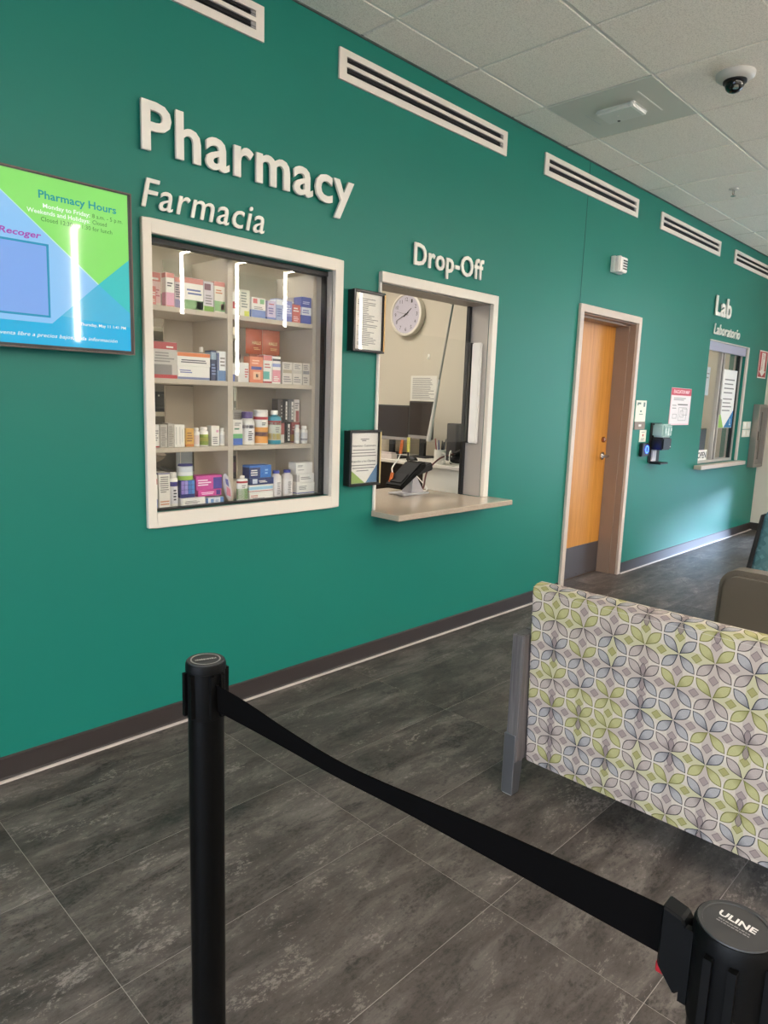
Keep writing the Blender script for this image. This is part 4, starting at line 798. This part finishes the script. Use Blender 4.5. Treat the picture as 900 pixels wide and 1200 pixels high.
obj('printed_lines', B((5.745, 5.81, -0.0044, -0.004, 1.2, 1.205), (5.745, 5.81, -0.0044, -0.004, 1.145, 1.15), (5.745, 5.8, -0.0044, -0.004, 1.132, 1.137)), INKL, r)
r = thing('card_reader', (5.80, -0.015, 0.995), 'black wall access reader with glowing blue ring', 'card reader')
obj('body', bevel(B(5.735, 5.872, -0.03, -0.0005, 0.996, 1.11), 0.006, 2), MBLACK, r)
bm = bmesh.new()
tube(bm, [(5.828 + 0.027 * math.cos(a), -0.0305, 1.055 + 0.03 * math.sin(a)) for a in [2 * PI * k / 24 for k in range(25)]], 0.0045, 6)
obj('light_ring', bm, M((40, 70, 255), 0.3, emit=4.0), r)
r = thing('hand_sanitizer_dispenser', (6.0, -0.06, 0.93), 'black hand sanitizer dispenser with clear refill and drip tray', 'dispenser')
obj('back_plate', B(5.92, 6.13, -0.012, -0.0005, 0.94, 1.28), MBLK2, r)
obj('refill', bevel(B(5.935, 6.115, -0.115, -0.012, 1.16, 1.275), 0.014, 3), M((170, 196, 192), 0.12), r, smooth=True)
for k in range(6): obj('refill_print', B(5.945 + k * 0.028, 5.962 + k * 0.028, -0.116, -0.1148, 1.175 + 0.02 * (k % 3), 1.25 - 0.012 * (k % 2)), M([(90, 140, 130), (206, 220, 216)][k % 2], 0.3), r)
obj('pump_housing', bevel(B(5.935, 6.115, -0.12, -0.012, 1.05, 1.158), 0.012, 2), MBLACK, r, smooth=True)
obj('sensor_light', B(6.085, 6.095, -0.1212, -0.12, 1.075, 1.083), MWHITE, r)
obj('stem', bevel(B(5.955, 6.03, -0.03, -0.012, 0.945, 1.049), 0.003, 1), M((186, 184, 190), 0.4), r)
obj('drip_tray', bevel(B(5.93, 6.09, -0.115, -0.012, 0.925, 0.942), 0.004, 1), MBLACK, r)
r = thing('evacuation_map', (6.52, -0.005, 1.26), 'white evacuation map poster with red header on the green wall', 'poster')
obj('board', B(6.287, 6.745, -0.005, -0.0005, 1.259, 1.595), M((236, 200, 204), 0.5), r)
obj('sheet', B(6.297, 6.735, -0.0056, -0.005, 1.272, 1.525), M((232, 224, 224), 0.5), r)
obj('header', B(6.29, 6.742, -0.0058, -0.005, 1.53, 1.592), M((196, 62, 82), 0.5), r)
print_text('header_text', 'EVACUATION MAP', on_wall(6.335, 1.546, -0.0061), 0.36, 0.03, M((246, 226, 226), 0.5), r, 0.015)
bm = B((6.35, 6.62, -0.006, -0.0056, 1.5, 1.506), (6.35, 6.58, -0.006, -0.0056, 1.485, 1.491), (6.45, 6.68, -0.006, -0.0056, 1.44, 1.452), (6.33, 6.42, -0.006, -0.0056, 1.435, 1.441), (6.33, 6.42, -0.006, -0.0056, 1.41, 1.416))
for a, b, c, d in ((6.48, 6.66, 1.30, 1.42), (6.52, 6.6, 1.33, 1.39), (6.56, 6.68, 1.35, 1.41), (6.35, 6.44, 1.32, 1.36)):
    for q in ring(a, b, c, d, 0.004, 0.004, 0.003, 0.003, -0.006, -0.0056): box(bm, *q)
obj('floor_plan', bm, INKL, r)

# ------------------------------------------------------------------ window_3: lab window
w3 = obj('window_3', B((7.091, 7.11, 0.03, 0.1, 0.868, 2.069), (8.11, 8.149, 0.03, 0.1, 0.868, 2.069), (7.11, 8.11, 0.03, 0.1, 0.868, 0.895), (7.11, 8.11, 0.03, 0.1, 2.035, 2.069)), MALU, kind='structure')
obj('header_panel', B(7.092, 8.148, 0.002, 0.028, 1.985, 2.069), M((176, 176, 196), 0.35, 0.3), w3)
obj('face_trim', B((8.15, 8.20, -0.018, -0.0005, 0.868, 2.08), (7.075, 8.15, -0.012, -0.0005, 2.0705, 2.082)), M((200, 194, 184), 0.4), w3)
obj('mullion', B(7.56, 7.60, 0.04, 0.075, 0.895, 2.035), MALU, w3)
obj('mullion', B(7.612, 7.638, 0.03, 0.06, 0.895, 2.035), MALU, w3)
obj('gasket', B(7.602, 7.610, 0.038, 0.07, 0.895, 2.035), MBLACK, w3); obj('gasket', B(8.085, 8.109, 0.036, 0.07, 0.895, 2.035), MBLACK, w3)
obj('pane', B(7.111, 7.559, 0.06, 0.065, 0.896, 2.034), MGLASS, w3); obj('pane', B(7.639, 8.084, 0.045, 0.05, 0.896, 2.034), MGLASS, w3)
obj('pull_handle', bevel(B(7.602, 7.622, 0.01, 0.03, 1.36, 1.52), 0.004, 1), MALU, w3)
obj('window_sill', bevel(B((7.0, 8.30, -0.075, -0.0005, 0.822, 0.862),), 0.003, 1), M((190, 176, 160), 0.4), w3)
r = thing('window_poster', (7.9, 0.04, 1.22), 'white printed poster with green and blue corners in the lab window', 'poster')
obj('sheet', B(7.672, 8.08, 0.0425, 0.0445, 1.222, 1.828), M((236, 234, 228), 0.6), r)
obj('green_corner', PR([(7.675, 1.225), (7.675, 1.41), (7.82, 1.225)], 'y', 0.042, 0.0425), M((150, 190, 90), 0.6), r)
obj('blue_corner', PR([(7.83, 1.225), (8.078, 1.225), (8.078, 1.41)], 'y', 0.042, 0.0425), M((40, 120, 170), 0.6), r)
bm = bmesh.new()
for k in range(4): box(bm, 7.73, 8.02 - 0.03 * (k % 2), 0.042, 0.0425, 1.72 - k * 0.045, 1.732 - k * 0.045)
for k in range(4): box(bm, 7.73, 8.0 - 0.04 * (k % 2), 0.042, 0.0425, 1.52 - k * 0.04, 1.531 - k * 0.04)
obj('printed_lines', bm, INKL, r); obj('logo', B((7.99, 8.03, 0.0416, 0.042, 1.25, 1.262), (8.0, 8.012, 0.0416, 0.042, 1.262, 1.32)), MWHITE, r)
r = thing('open_sign', (7.3, 0.05, 0.9), 'small white sign reading OPEN standing in the lab window', 'sign')
obj('plate', B(7.19, 7.45, 0.048, 0.056, 0.8962, 1.0), MWHITE, r); print_text('sign_text', 'OPEN', on_wall(7.205, 0.918, 0.0475), 0.23, 0.06, MBLACK, r, 0.02)
r = thing('lab_notice', (7.35, 1.2, 1.5), 'pale sheet taped inside the left pane of the lab window', 'paper')
obj('sheet', B(7.2, 7.36, 0.0662, 0.0675, 1.55, 1.83), M((206, 212, 220), 0.6), r); obj('printed_lines', B((7.22, 7.34, 0.0655, 0.0661, 1.76, 1.77), (7.22, 7.33, 0.0655, 0.0661, 1.72, 1.73)), INKL, r)
# lab interior
r = thing('lab_chair', (8.35, 0.75, 0.0), 'blue office chair seen through the lab window', 'chair')
obj('backrest', bevel(B(8.28, 8.62, 0.72, 0.80, 0.72, 1.2), 0.03, 2), M((60, 90, 160), 0.6), r, smooth=True); obj('seat', bevel(B(8.24, 8.66, 0.55, 0.98, 0.45, 0.53), 0.03, 2), M((60, 90, 160), 0.6), r, smooth=True)
obj('post', TB([(8.45, 0.77, 0.06), (8.45, 0.77, 0.46)], 0.025), MBLACK, r)
for k in range(5): obj('base_arm', TB([(8.45, 0.77, 0.08), (8.45 + 0.28 * math.cos(k * 1.257), 0.77 + 0.28 * math.sin(k * 1.257), 0.04)], 0.018), MBLACK, r)
r = thing('lab_desk', (8.0, 0.5, 0.0), 'dark lab desk with blue screens behind the lab window', 'desk')
obj('desktop', B(6.6, 8.1, 0.17, 0.6, 0.78, 0.81), MSHELF, r); obj('end_panel', B(8.05, 8.09, 0.18, 0.6, 0.0, 0.779), MSHELF, r); obj('end_panel', B(6.61, 6.64, 0.18, 0.6, 0.0, 0.779), MSHELF, r)
for k, (x, lb) in enumerate(((7.35, 'blue lit monitor behind the left pane of the lab window'), (7.98, 'blue lit monitor behind the right pane of the lab window'))):
    r = thing('lab_monitor', (x, 0.4, 0.811), lb, 'monitor', 'lab monitors')
    obj('bezel', bevel(B(x - 0.19, x + 0.19, 0.33, 0.36, 0.9, 1.2), 0.004, 1), MBLACK, r); obj('screen', B(x - 0.18, x + 0.18, 0.3285, 0.3298, 0.912, 1.188), M((60, 80, 130), 0.2), r)
    obj('stand', B((x - 0.02, x + 0.02, 0.361, 0.38, 0.82, 1.05), (x - 0.1, x + 0.1, 0.3, 0.45, 0.8105, 0.82)), MBLACK, r)
r = thing('lab_cabinet', (8.5, 2.4, 0), 'tall cream cabinets against the back of the lab', 'cabinet')
for k in range(4): obj('cabinet_door', bevel(B(6.6 + k * 0.5, 7.09 + k * 0.5, 2.3, 2.33, 0.1, 2.1), 0.006, 1), M((196, 188, 160), 0.5), r)
obj('carcass', B(6.59, 8.6, 2.331, 2.59, 0.0, 2.12), MCREAM, r)
# right of the lab window
r = thing('fire_extinguisher_sign', (8.72, -0.01, 1.78), 'red and white downward arrow sign reading FIRE EXTINGUISHER by the corner', 'sign')
obj('plate', B(8.583, 8.88, -0.006, -0.0005, 1.78, 2.085), M((176, 40, 48), 0.4), r); obj('border', B(*ring(8.583, 8.88, 1.78, 2.085, 0.014, 0.014, 0.012, 0.012, -0.0068, -0.006)), MWHITE, r)
obj('arrow', PR([(8.67, 2.06), (8.80, 2.06), (8.80, 1.86), (8.845, 1.86), (8.735, 1.80), (8.625, 1.86), (8.67, 1.86)], 'y', -0.0068, -0.006), MWHITE, r)
for s, du in (('FIRE', 0.0), ('EXTINGUISHER', 0.05)):
    me = text_mesh(s, 0.01, 0, 0, 2); text_fit(me, lambda u, v, t, du=du: Vector((8.775 - du - v, -0.0072, 2.045 - u)), 0.055 if s == 'FIRE' else 0.17, 0.03); obj('sign_text', me, M((176, 40, 48), 0.5), r)
r = thing('switch_plate', (8.43, -0.004, 1.12), 'cream double light switch plates below the extinguisher sign', 'switch')
for a, b in ((8.30, 8.425), (8.435, 8.56)):
    for c, d in ((1.118, 1.20), (1.206, 1.29)):
        o = obj('plate', bevel(B(a, b, -0.006, -0.0005, c, d), 0.001, 1), M((226, 220, 206), 0.5), r); obj('rocker', B(a + 0.04, b - 0.04, -0.0085, -0.006, c + 0.02, d - 0.02), MWHITE, o)
r = thing('extinguisher_cabinet', (8.75, -0.05, 0.77), 'semi-recessed steel fire extinguisher cabinet by the corner', 'cabinet')
obj('frame', bevel(B(*ring(8.60, 8.93, 0.77, 1.485, 0.03, 0.03, 0.03, 0.03, -0.07, -0.0005)), 0.003, 1), M((150, 142, 134), 0.35, 0.7), r)
obj('door_panel', B(8.63, 8.90, -0.06, -0.045, 0.80, 1.455), M((120, 114, 108), 0.3, 0.7), r); obj('door_glass', B(8.72, 8.76, -0.0615, -0.06, 0.86, 1.40), M((60, 58, 56), 0.1), r); obj('handle', B(8.66, 8.675, -0.075, -0.0605, 1.08, 1.18), MCHROME, r)
# ------------------------------------------------------------------ ceiling fittings
x0, x1, y1_, y0_ = CX0 + 2 * CSX, CX0 + 3 * CSX, CY0, CY0 - CSY
r = thing('access_point_panel', ((x0 + x1) / 2, (y0_ + y1_) / 2, H), 'grey metal ceiling panel holding a white wireless access point', 'access point')
obj('panel', B(x0 + 0.006, x1 - 0.006, y0_ + 0.006, y1_ - 0.006, H - 0.003, H + 0.008), M((206, 206, 194), 0.6), r)
ap = obj('unit', bevel(B(3.815, 3.995, -0.655, -0.425, H - 0.03, H - 0.0032), 0.012, 3), M((214, 215, 206), 0.5), r, smooth=True)
obj('antenna_cover', bevel(B(3.80, 3.985, -0.672, -0.628, H - 0.034, H - 0.006), 0.014, 3), M((244, 242, 234), 0.4), r, smooth=True)
obj('slot_line', B(3.73, 4.045, -0.722, -0.714, H - 0.005, H - 0.003), MWHITE, r); obj('slot_line', B(3.84, 4.02, -0.36, -0.355, H - 0.0042, H - 0.003), M((190, 190, 184), 0.5), r)
obj('lock', L([(0.009, H - 0.032), (0.009, H - 0.0301)], (3.97, -0.50, 0), 12), MBLACK, r); obj('status_light', L([(0.006, H - 0.032), (0.006, H - 0.0301)], (3.90, -0.53, 0), 10), MWHITE, r)
r = thing('dome_camera', (3.86, -1.165, H), 'white ceiling security camera with dark dome', 'camera')
obj('base_ring', L([(0.092, H - 0.0005), (0.09, H - 0.016), (0.075, H - 0.03), (0.056, H - 0.034), (0.052, H - 0.03)], (3.86, -1.165, 0), 36), M((196, 194, 186), 0.4), r, smooth=True)
obj('collar', L([(0.055, H - 0.03), (0.055, H - 0.042), (0.046, H - 0.046)], (3.86, -1.165, 0), 32), MBLACK, r, smooth=True)
obj('dome', L([(0.047, H - 0.042), (0.045, H - 0.056), (0.038, H - 0.072), (0.024, H - 0.084), (0.004, H - 0.089)], (3.86, -1.165, 0), 32), M((12, 12, 13), 0.06), r, smooth=True)
obj('name_plate', B(3.795, 3.82, -1.135, -1.125, H - 0.0265, H - 0.02), MBLK2, r)
obj('lens_window', L([(0.014, 0.0), (0.012, 0.012)], (3.826, -1.185, H - 0.082), 14), MCHROME, r)
r = thing('sprinkler_head', (5.772, -0.535, H), 'small chrome fire sprinkler head in the ceiling', 'sprinkler')
obj('escutcheon', L([(0.035, H - 0.0005), (0.032, H - 0.008), (0.015, H - 0.012)], (5.772, -0.535, 0), 20), M((206, 202, 194), 0.4), r)
obj('yoke', TB([(5.758, -0.535, H - 0.01), (5.756, -0.535, H - 0.035), (5.772, -0.535, H - 0.052), (5.788, -0.535, H - 0.035), (5.786, -0.535, H - 0.01)], 0.004, 6), MCHROME, r)
obj('deflector', L([(0.018, H - 0.055), (0.018, H - 0.052)], (5.772, -0.535, 0), 16), MCHROME, r)

# ------------------------------------------------------------------ belt barrier
P1 = Vector((0.599, -1.588, 0)); P2 = Vector((0.619, -2.437, 0)); BD = (P2 - P1).normalized(); BN = Vector((-BD.y, BD.x, 0))
MPOLE = M((5, 5, 5), 0.36, spec=0.14); MHEAD = M((6, 6, 6), 0.5, spec=0.14); MBELT = M((6, 5, 5), 0.9, spec=0.06)
def post(c, label):
    r = thing('stanchion_post', (c.x, c.y, 0), label, 'stanchion', 'belt barrier posts')
    obj('base', L([(0.17, 0.0005), (0.172, 0.008), (0.16, 0.016), (0.05, 0.026), (0.036, 0.035)], (c.x, c.y, 0), 40), MHEAD, r, smooth=True)
    obj('pole', L([(0.0305, 0.034), (0.0305, 0.87)], (c.x, c.y, 0), 36), MPOLE, r, smooth=True)
    hd = obj('head', L([(0.0315, 0.862), (0.0325, 0.866), (0.0325, 0.945), (0.034, 0.946), (0.034, 0.957), (0.0325, 0.961)], (c.x, c.y, 0), 36), MHEAD, r, smooth=True)
    for k in range(4):
        a = math.atan2(BD.y, BD.x) + k * PI / 2; d = Vector((math.cos(a), math.sin(a), 0)); n = Vector((-d.y, d.x, 0)); bm = bmesh.new()
        for s in (-1, 1):
            vs = box(bm, 0.030, 0.0375, s * 0.010 - 0.0035, s * 0.010 + 0.0035, 0.868, 0.944)
        for v in bm.verts: q = d * v.co.x + n * v.co.y; v.co = Vector((c.x + q.x, c.y + q.y, v.co.z))
        obj('receiver_channel', bm, MHEAD, r)
    obj('cap', L([(0.0315, 0.9612), (0.031, 0.9625), (0.0275, 0.9625), (0.027, 0.9615)], (c.x, c.y, 0), 36), M((46, 45, 45), 0.55), r, smooth=True)
    return r
s1 = post(P1, 'black belt barrier post left of the patterned bench')
s2 = post(P2, 'black belt barrier post in the near right corner')
def cap_text(s, c, d, w, cap, up, z, mat, par, bold=0.02):
    d = d.normalized(); n = Vector((-d.y, d.x, 0)); me = text_mesh(s, bold, 0, 0, 2)
    text_fit(me, lambda u, v, t: Vector((c.x + d.x * (u - w / 2) + n.x * (v + up), c.y + d.y * (u - w / 2) + n.y * (v + up), z)), w, cap)
    return obj('cap_lettering', me, mat, par)
MCT = M((206, 204, 200), 0.5)
cap_text('ULINE', P2, Vector((-0.08, -1, 0)), 0.032, 0.0075, 0.0005, 0.9629, MCT, s2, 0.03)
def cap_line(c, d, w, h, up, z, mat, par):
    d = d.normalized(); n = Vector((-d.y, d.x, 0)); bm = bmesh.new(); x = -w / 2
    while x < w / 2:
        l = random.uniform(0.0012, 0.0035); hh = h * random.uniform(0.7, 1.0)
        bm.faces.new([bm.verts.new(c + d * p + n * (up + q) + Vector((0, 0, z))) for p, q in ((x, 0), (min(x + l, w / 2), 0), (min(x + l, w / 2), hh), (x, hh))]); x += l + 0.0007
    return obj('cap_print', bm, mat, par)
cap_line(P2, Vector((-0.08, -1, 0)), 0.027, 0.0017, -0.0045, 0.9629, M((130, 128, 126), 0.5), s2); cap_line(P2, Vector((-0.08, -1, 0)), 0.028, 0.0015, -0.0078, 0.9629, M((130, 128, 126), 0.5), s2)
cap_line(P1, Vector((0.036, -0.0127, 0)), 0.036, 0.006, -0.003, 0.9629, M((170, 166, 160), 0.5), s1)
bm = bmesh.new(); nseg = 36; R1, R2 = 0.0255, 0.0230; vs = []
for k in range(nseg):
    a = 2 * PI * k / nseg; vs.append((bm.verts.new((P1.x + R1 * math.cos(a), P1.y + R1 * math.sin(a), 0.9629)), bm.verts.new((P1.x + R2 * math.cos(a), P1.y + R2 * math.sin(a), 0.9629))))
for k in range(nseg): q = (k + 1) % nseg; bm.faces.new((vs[k][0], vs[q][0], vs[q][1], vs[k][1]))
obj('cap_ring', bm, M((150, 148, 144), 0.5), s1)
# the belt: twisted a little where it sags
sp = [0.034, 0.053, 0.111, 0.197, 0.334, 0.405, 0.572, 0.70, 0.795]
tp = [0.925, 0.925, 0.926, 0.916, 0.908, 0.911, 0.929, 0.939, 0.946]; bt = [0.879, 0.880, 0.882, 0.884, 0.8845, 0.890, 0.893, 0.894, 0.895]
import bisect
def itp(t, ys):
    i = min(max(bisect.bisect(sp, t) - 1, 0), len(sp) - 2); a = (t - sp[i]) / (sp[i + 1] - sp[i]); a = a * a * (3 - 2 * a) if False else a
    return ys[i] + (ys[i + 1] - ys[i]) * a
bm = bmesh.new(); rows = []
for k in range(49):
    t = 0.034 + (0.795 - 0.034) * k / 48
    av = lambda ys: sum(itp(min(max(t + d, 0.034), 0.795), ys) for d in (-0.05, -0.025, 0, 0.025, 0.05)) / 5
    zt, zb = av(tp), av(bt); h = (zt - zb) / 2; lean = 0.0
    while h < 0.024 and 4 * lean * lean + 4 * (h + 0.85 * lean) ** 2 < 0.048 ** 2: lean += 0.0003
    h += 0.85 * lean; lean = -lean
    c = P1 + BD * t; c.z = (zt + zb) / 2; up = Vector((BN.x * lean, BN.y * lean, h)); nn = BD.cross(up).normalized() * 0.0008
    rows.append([bm.verts.new(c + up + nn), bm.verts.new(c - up + nn), bm.verts.new(c - up - nn), bm.verts.new(c + up - nn)])
for A, Bv in zip(rows, rows[1:]):
    for i in range(4): bm.faces.new((A[i], A[(i + 1) % 4], Bv[(i + 1) % 4], Bv[i]))
bm.faces.new(rows[0]); bm.faces.new(rows[-1]); bmesh.ops.recalc_face_normals(bm, faces=bm.faces[:])
obj('belt', bm, MBELT, s1, 'black webbing belt', smooth=True)
def along(bm, c):
    for v in bm.verts: q = BD * v.co.x + BN * v.co.y; v.co = Vector((c.x + q.x, c.y + q.y, v.co.z))
    return bm
cl = obj('belt_clip', along(bevel(PR([(0.789, 0.953), (0.808, 0.949), (0.816, 0.935), (0.816, 0.88), (0.806, 0.868), (0.789, 0.89)], 'y', -0.011, 0.011), 0.002, 1), P1), MHEAD, s1, 'black plastic belt end clip')
obj('release_tab', along(bevel(B(0.786, 0.796, -0.004, 0.004, 0.876, 0.888), 0.0015, 1), P1), M((150, 14, 26), 0.4), cl, 'red release tab')
# ------------------------------------------------------------------ patterned bench, seen from behind
def m_petals():
    t = NT('petal_fabric'); p = pos(t); sx = t.n('ShaderNodeSeparateXYZ'); t.link(p, sx.inputs[0])
    px, py, pz = (X(t, o) for o in sx.outputs)
    u = (-1.433 - py) * (1 / 0.1042); v = (pz + px * 1.0 - 2.04 - 0.685) * (1 / 0.1015)
    i = u.f('ROUND'); j = v.f('ROUND'); fu = u - i; fv = v - j; a = fu.f('ABSOLUTE'); b = fv.f('ABSOLUTE')
    s = (a + b) * 0.7071; d = (a - b).f('ABSOLUTE') * 0.7071
    sn = (s * (1 / 0.67)).f('MINIMUM', 1.0).f('POWER', 1.25)
    w = (sn * PI).f('SINE') * 0.148
    inn = w - d                                   # >0 inside a diagonal petal
    pet = inn > 0.0; outl = t.op('MULTIPLY', pet, inn < 0.028)
    h = t.white(i, j, fv > 0.0)
    g = h > 0.62; bl = t.op('MULTIPLY', h < 0.34, 1.0)
    base = lin((190, 178, 163))
    fill = t.mix(g, t.mix(bl, lin((178, 162, 155)), lin((164, 161, 163))), lin((176, 170, 112)))
    edge = t.mix(g, t.mix(bl, lin((52, 42, 42)), lin((24, 26, 38))), lin((98, 96, 34)))
    # axial motif: faint long petal and a small diamond half way between flowers
    vert = b > a; q = a.f('MINIMUM', b); r_ = a.f('MAXIMUM', b)
    e1 = t.op('ADD', i, (1.0 - vert) * fu.f('SIGN') * 0.5); e2 = t.op('ADD', j, vert * fv.f('SIGN') * 0.5)
    he = t.white(e1 * 2.0, e2 * 2.0, 7.0); ge = he > 0.55
    fw = ((r_ * 2.0).f('POWER', 1.2) * PI * 0.62).f('SINE') * 0.16
    faint = (fw - q) > 0.0
    dia = (q + (0.5 - r_) * 0.9); dm = dia < 0.14; dl = t.op('MULTIPLY', dm, dia > 0.115)
    fc = t.mix(ge, lin((168, 152, 144)), lin((174, 168, 126)))
    dc = t.mix(ge, lin((142, 126, 122)), lin((146, 140, 84))); dlc = t.mix(ge, lin((104, 90, 90)), lin((112, 108, 46)))
    # some flowers carry a dark upright petal too
    hk = t.white(i, j, 3.0) > 0.6; pw = ((r_ * (1 / 0.44)).f('MINIMUM', 1.0).f('POWER', 1.4) * PI).f('SINE') * 0.088 - q
    dp = t.op('MULTIPLY', t.op('MULTIPLY', pw > 0.0, hk), vert); dpo = t.op('MULTIPLY', dp, pw < 0.016)
    hatch = ((fu + fv * 0.2) * 170.0).f('SINE').f('ABSOLUTE').f('MINIMUM', ((fv - fu * 0.2) * 170.0).f('SINE').f('ABSOLUTE')) < 0.3
    c = t.mix(faint * 0.75, base, fc); c = t.mix(dm * 0.9, c, dc); c = t.mix(dl * 0.8, c, dlc)
    c = t.mix(pet * 0.85, c, fill); c = t.mix(t.op('MULTIPLY', pet, hatch) * 0.42, c, edge); c = t.mix(outl * 0.95, c, edge)
    ctr = t.op('MULTIPLY', pet, (0.85 - s * 2.6).f('MAXIMUM', 0.0)); c = t.mix(ctr.f('MINIMUM', 0.8), c, edge)
    c = t.mix(dp * 0.8, c, lin((124, 108, 108))); c = t.mix(dpo * 0.9, c, lin((60, 50, 58)))
    wl = t.op('MULTIPLY', t.op('LESS_THAN', (0.5 - a).f('MINIMUM', 0.5 - b), 0.012), s > 0.55)
    c = t.mix(wl * 0.7, c, lin((204, 196, 186)))
    t.link(c, t.b.inputs['Base Color']); t.b.inputs['Roughness'].default_value = 0.7
    return t.m
MPET = m_petals()
bn = thing('upholstered_bench', (2.35, -1.98, 0), 'bench upholstered in flower petal fabric, seen from behind', 'bench')
Y0b, Y1b = -2.64, -1.336
prof = [(2.064, 0.125), (2.031, 0.772), (2.036, 0.788), (2.05, 0.796), (2.088, 0.799), (2.10, 0.79), (2.13, 0.16), (2.12, 0.125)]
obj('backrest', bevel(PR(prof, 'y', Y0b, Y1b), 0.006, 2), MPET, bn, smooth=True)
obj('back_seam', TB([(2.0325, Y0b + 0.01, 0.7715), (2.0325, Y1b - 0.008, 0.7715)], 0.0018, 6), M((190, 180, 168), 0.7), bn)
obj('seat', bevel(B(2.14, 2.68, Y0b + 0.01, Y1b - 0.01, 0.27, 0.45), 0.03, 3), MTAUPE, bn, smooth=True)
obj('seat_frame', B(2.10, 2.62, Y0b + 0.03, Y1b - 0.03, 0.21, 0.2695), MBLK2, bn)
for yb, ya in ((-1.3325, -1.284), (-2.692, -2.644)):
    sd_ = obj('arm_upright', bevel(B(2.008, 2.084, yb, ya, 0.13, 0.61), 0.004, 2), MGREYWOOD, bn)
    obj('arm_rest', bevel(B(2.0845, 2.66, yb, ya, 0.565, 0.612), 0.004, 2), MGREYWOOD, bn)
    obj('arm_upright', bevel(B(2.585, 2.66, yb, ya, 0.13, 0.5645), 0.004, 2), MGREYWOOD, bn)
    yo = 0.006 if yb > -2 else -0.006
    for xa, xb, xc, xd in ((2.004, 2.076, 2.004, 2.05), (2.592, 2.664, 2.618, 2.664)):
        bm = bmesh.new(); top = [(xa, 0.235), (xb, 0.235)]
        prism(bm, [(xc, 0.002), (xd, 0.002), (xb, 0.235), (xa, 0.235)], 'y', yb + yo, ya + yo)
        lg = obj('leg', bevel(bm, 0.003, 1), M((128, 128, 132), 0.32, 0.75), bn)
        obj('glide', B(xc + 0.004, xd - 0.004, yb + 0.006 + yo, ya - 0.006 + yo, 0.0, 0.0019), MWHITE, lg)
# ------------------------------------------------------------------ lounge chair beyond
def m_teal():
    t = NT('teal_facet_fabric'); p = pos(t); mp = t.mapping(p, (20, 20, 20))
    vo = t.n('ShaderNodeTexVoronoi', feature='F1', distance='MANHATTAN'); t.link(mp, vo.inputs['Vector']); vo.inputs['Scale'].default_value = 1.0
    sep = t.n('ShaderNodeSeparateColor'); t.link(vo.outputs['Color'], sep.inputs[0])
    c = t.ramp(X(t, sep.outputs[0]), [(0.1, lin((74, 118, 126))), (0.5, lin((104, 150, 158))), (0.9, lin((138, 178, 184)))])
    c = t.mix((X(t, vo.outputs['Distance']) > 0.62) * 0.5, c, lin((60, 96, 104)))
    t.link(c, t.b.inputs['Base Color']); t.b.inputs['Roughness'].default_value = 0.75
    return t.m
lc = thing('lounge_chair', (4.7, -1.7, 0), 'taupe lounge chair with teal faceted backrest beyond the bench', 'chair')
ap_ = [(-1.232, 0.1)] + [(-1.240 - 0.11 * (1 - math.cos(a)), 0.39 + 0.11 * math.sin(a)) for a in [k * PI / 20 for k in range(11)]]
ap_ += [(-3.28 - y, z) for y, z in reversed(ap_)]
for xa in (4.2, 5.01): obj('arm', bevel(PR(ap_, 'x', xa, xa + 0.18), 0.035, 4), MTAUPE, lc, smooth=True)
obj('seat', bevel(B(4.385, 5.005, -2.03, -1.45, 0.16, 0.42), 0.03, 3), MTAUPE, lc, smooth=True)
obj('backrest', bevel(PR([(-1.352, 0.17), (-1.352, 0.49), (-1.392, 0.82), (-1.41, 0.845), (-1.45, 0.845), (-1.465, 0.82), (-1.446, 0.17)], 'x', 4.405, 4.985), 0.012, 3), m_teal(), lc, smooth=True)
obj('back_shell', bevel(PR([(-1.325, 0.17), (-1.351, 0.17), (-1.351, 0.49), (-1.391, 0.815), (-1.372, 0.815), (-1.325, 0.48)], 'x', 4.40, 4.99), 0.004, 1), MBLK2, lc)
for x in (4.29, 5.10):
    for y in (-1.97, -1.31): obj('leg', L([(0.018, 0.0), (0.024, 0.105)], (x, y, 0), 14), M((128, 128, 132), 0.32, 0.75), lc, smooth=True)
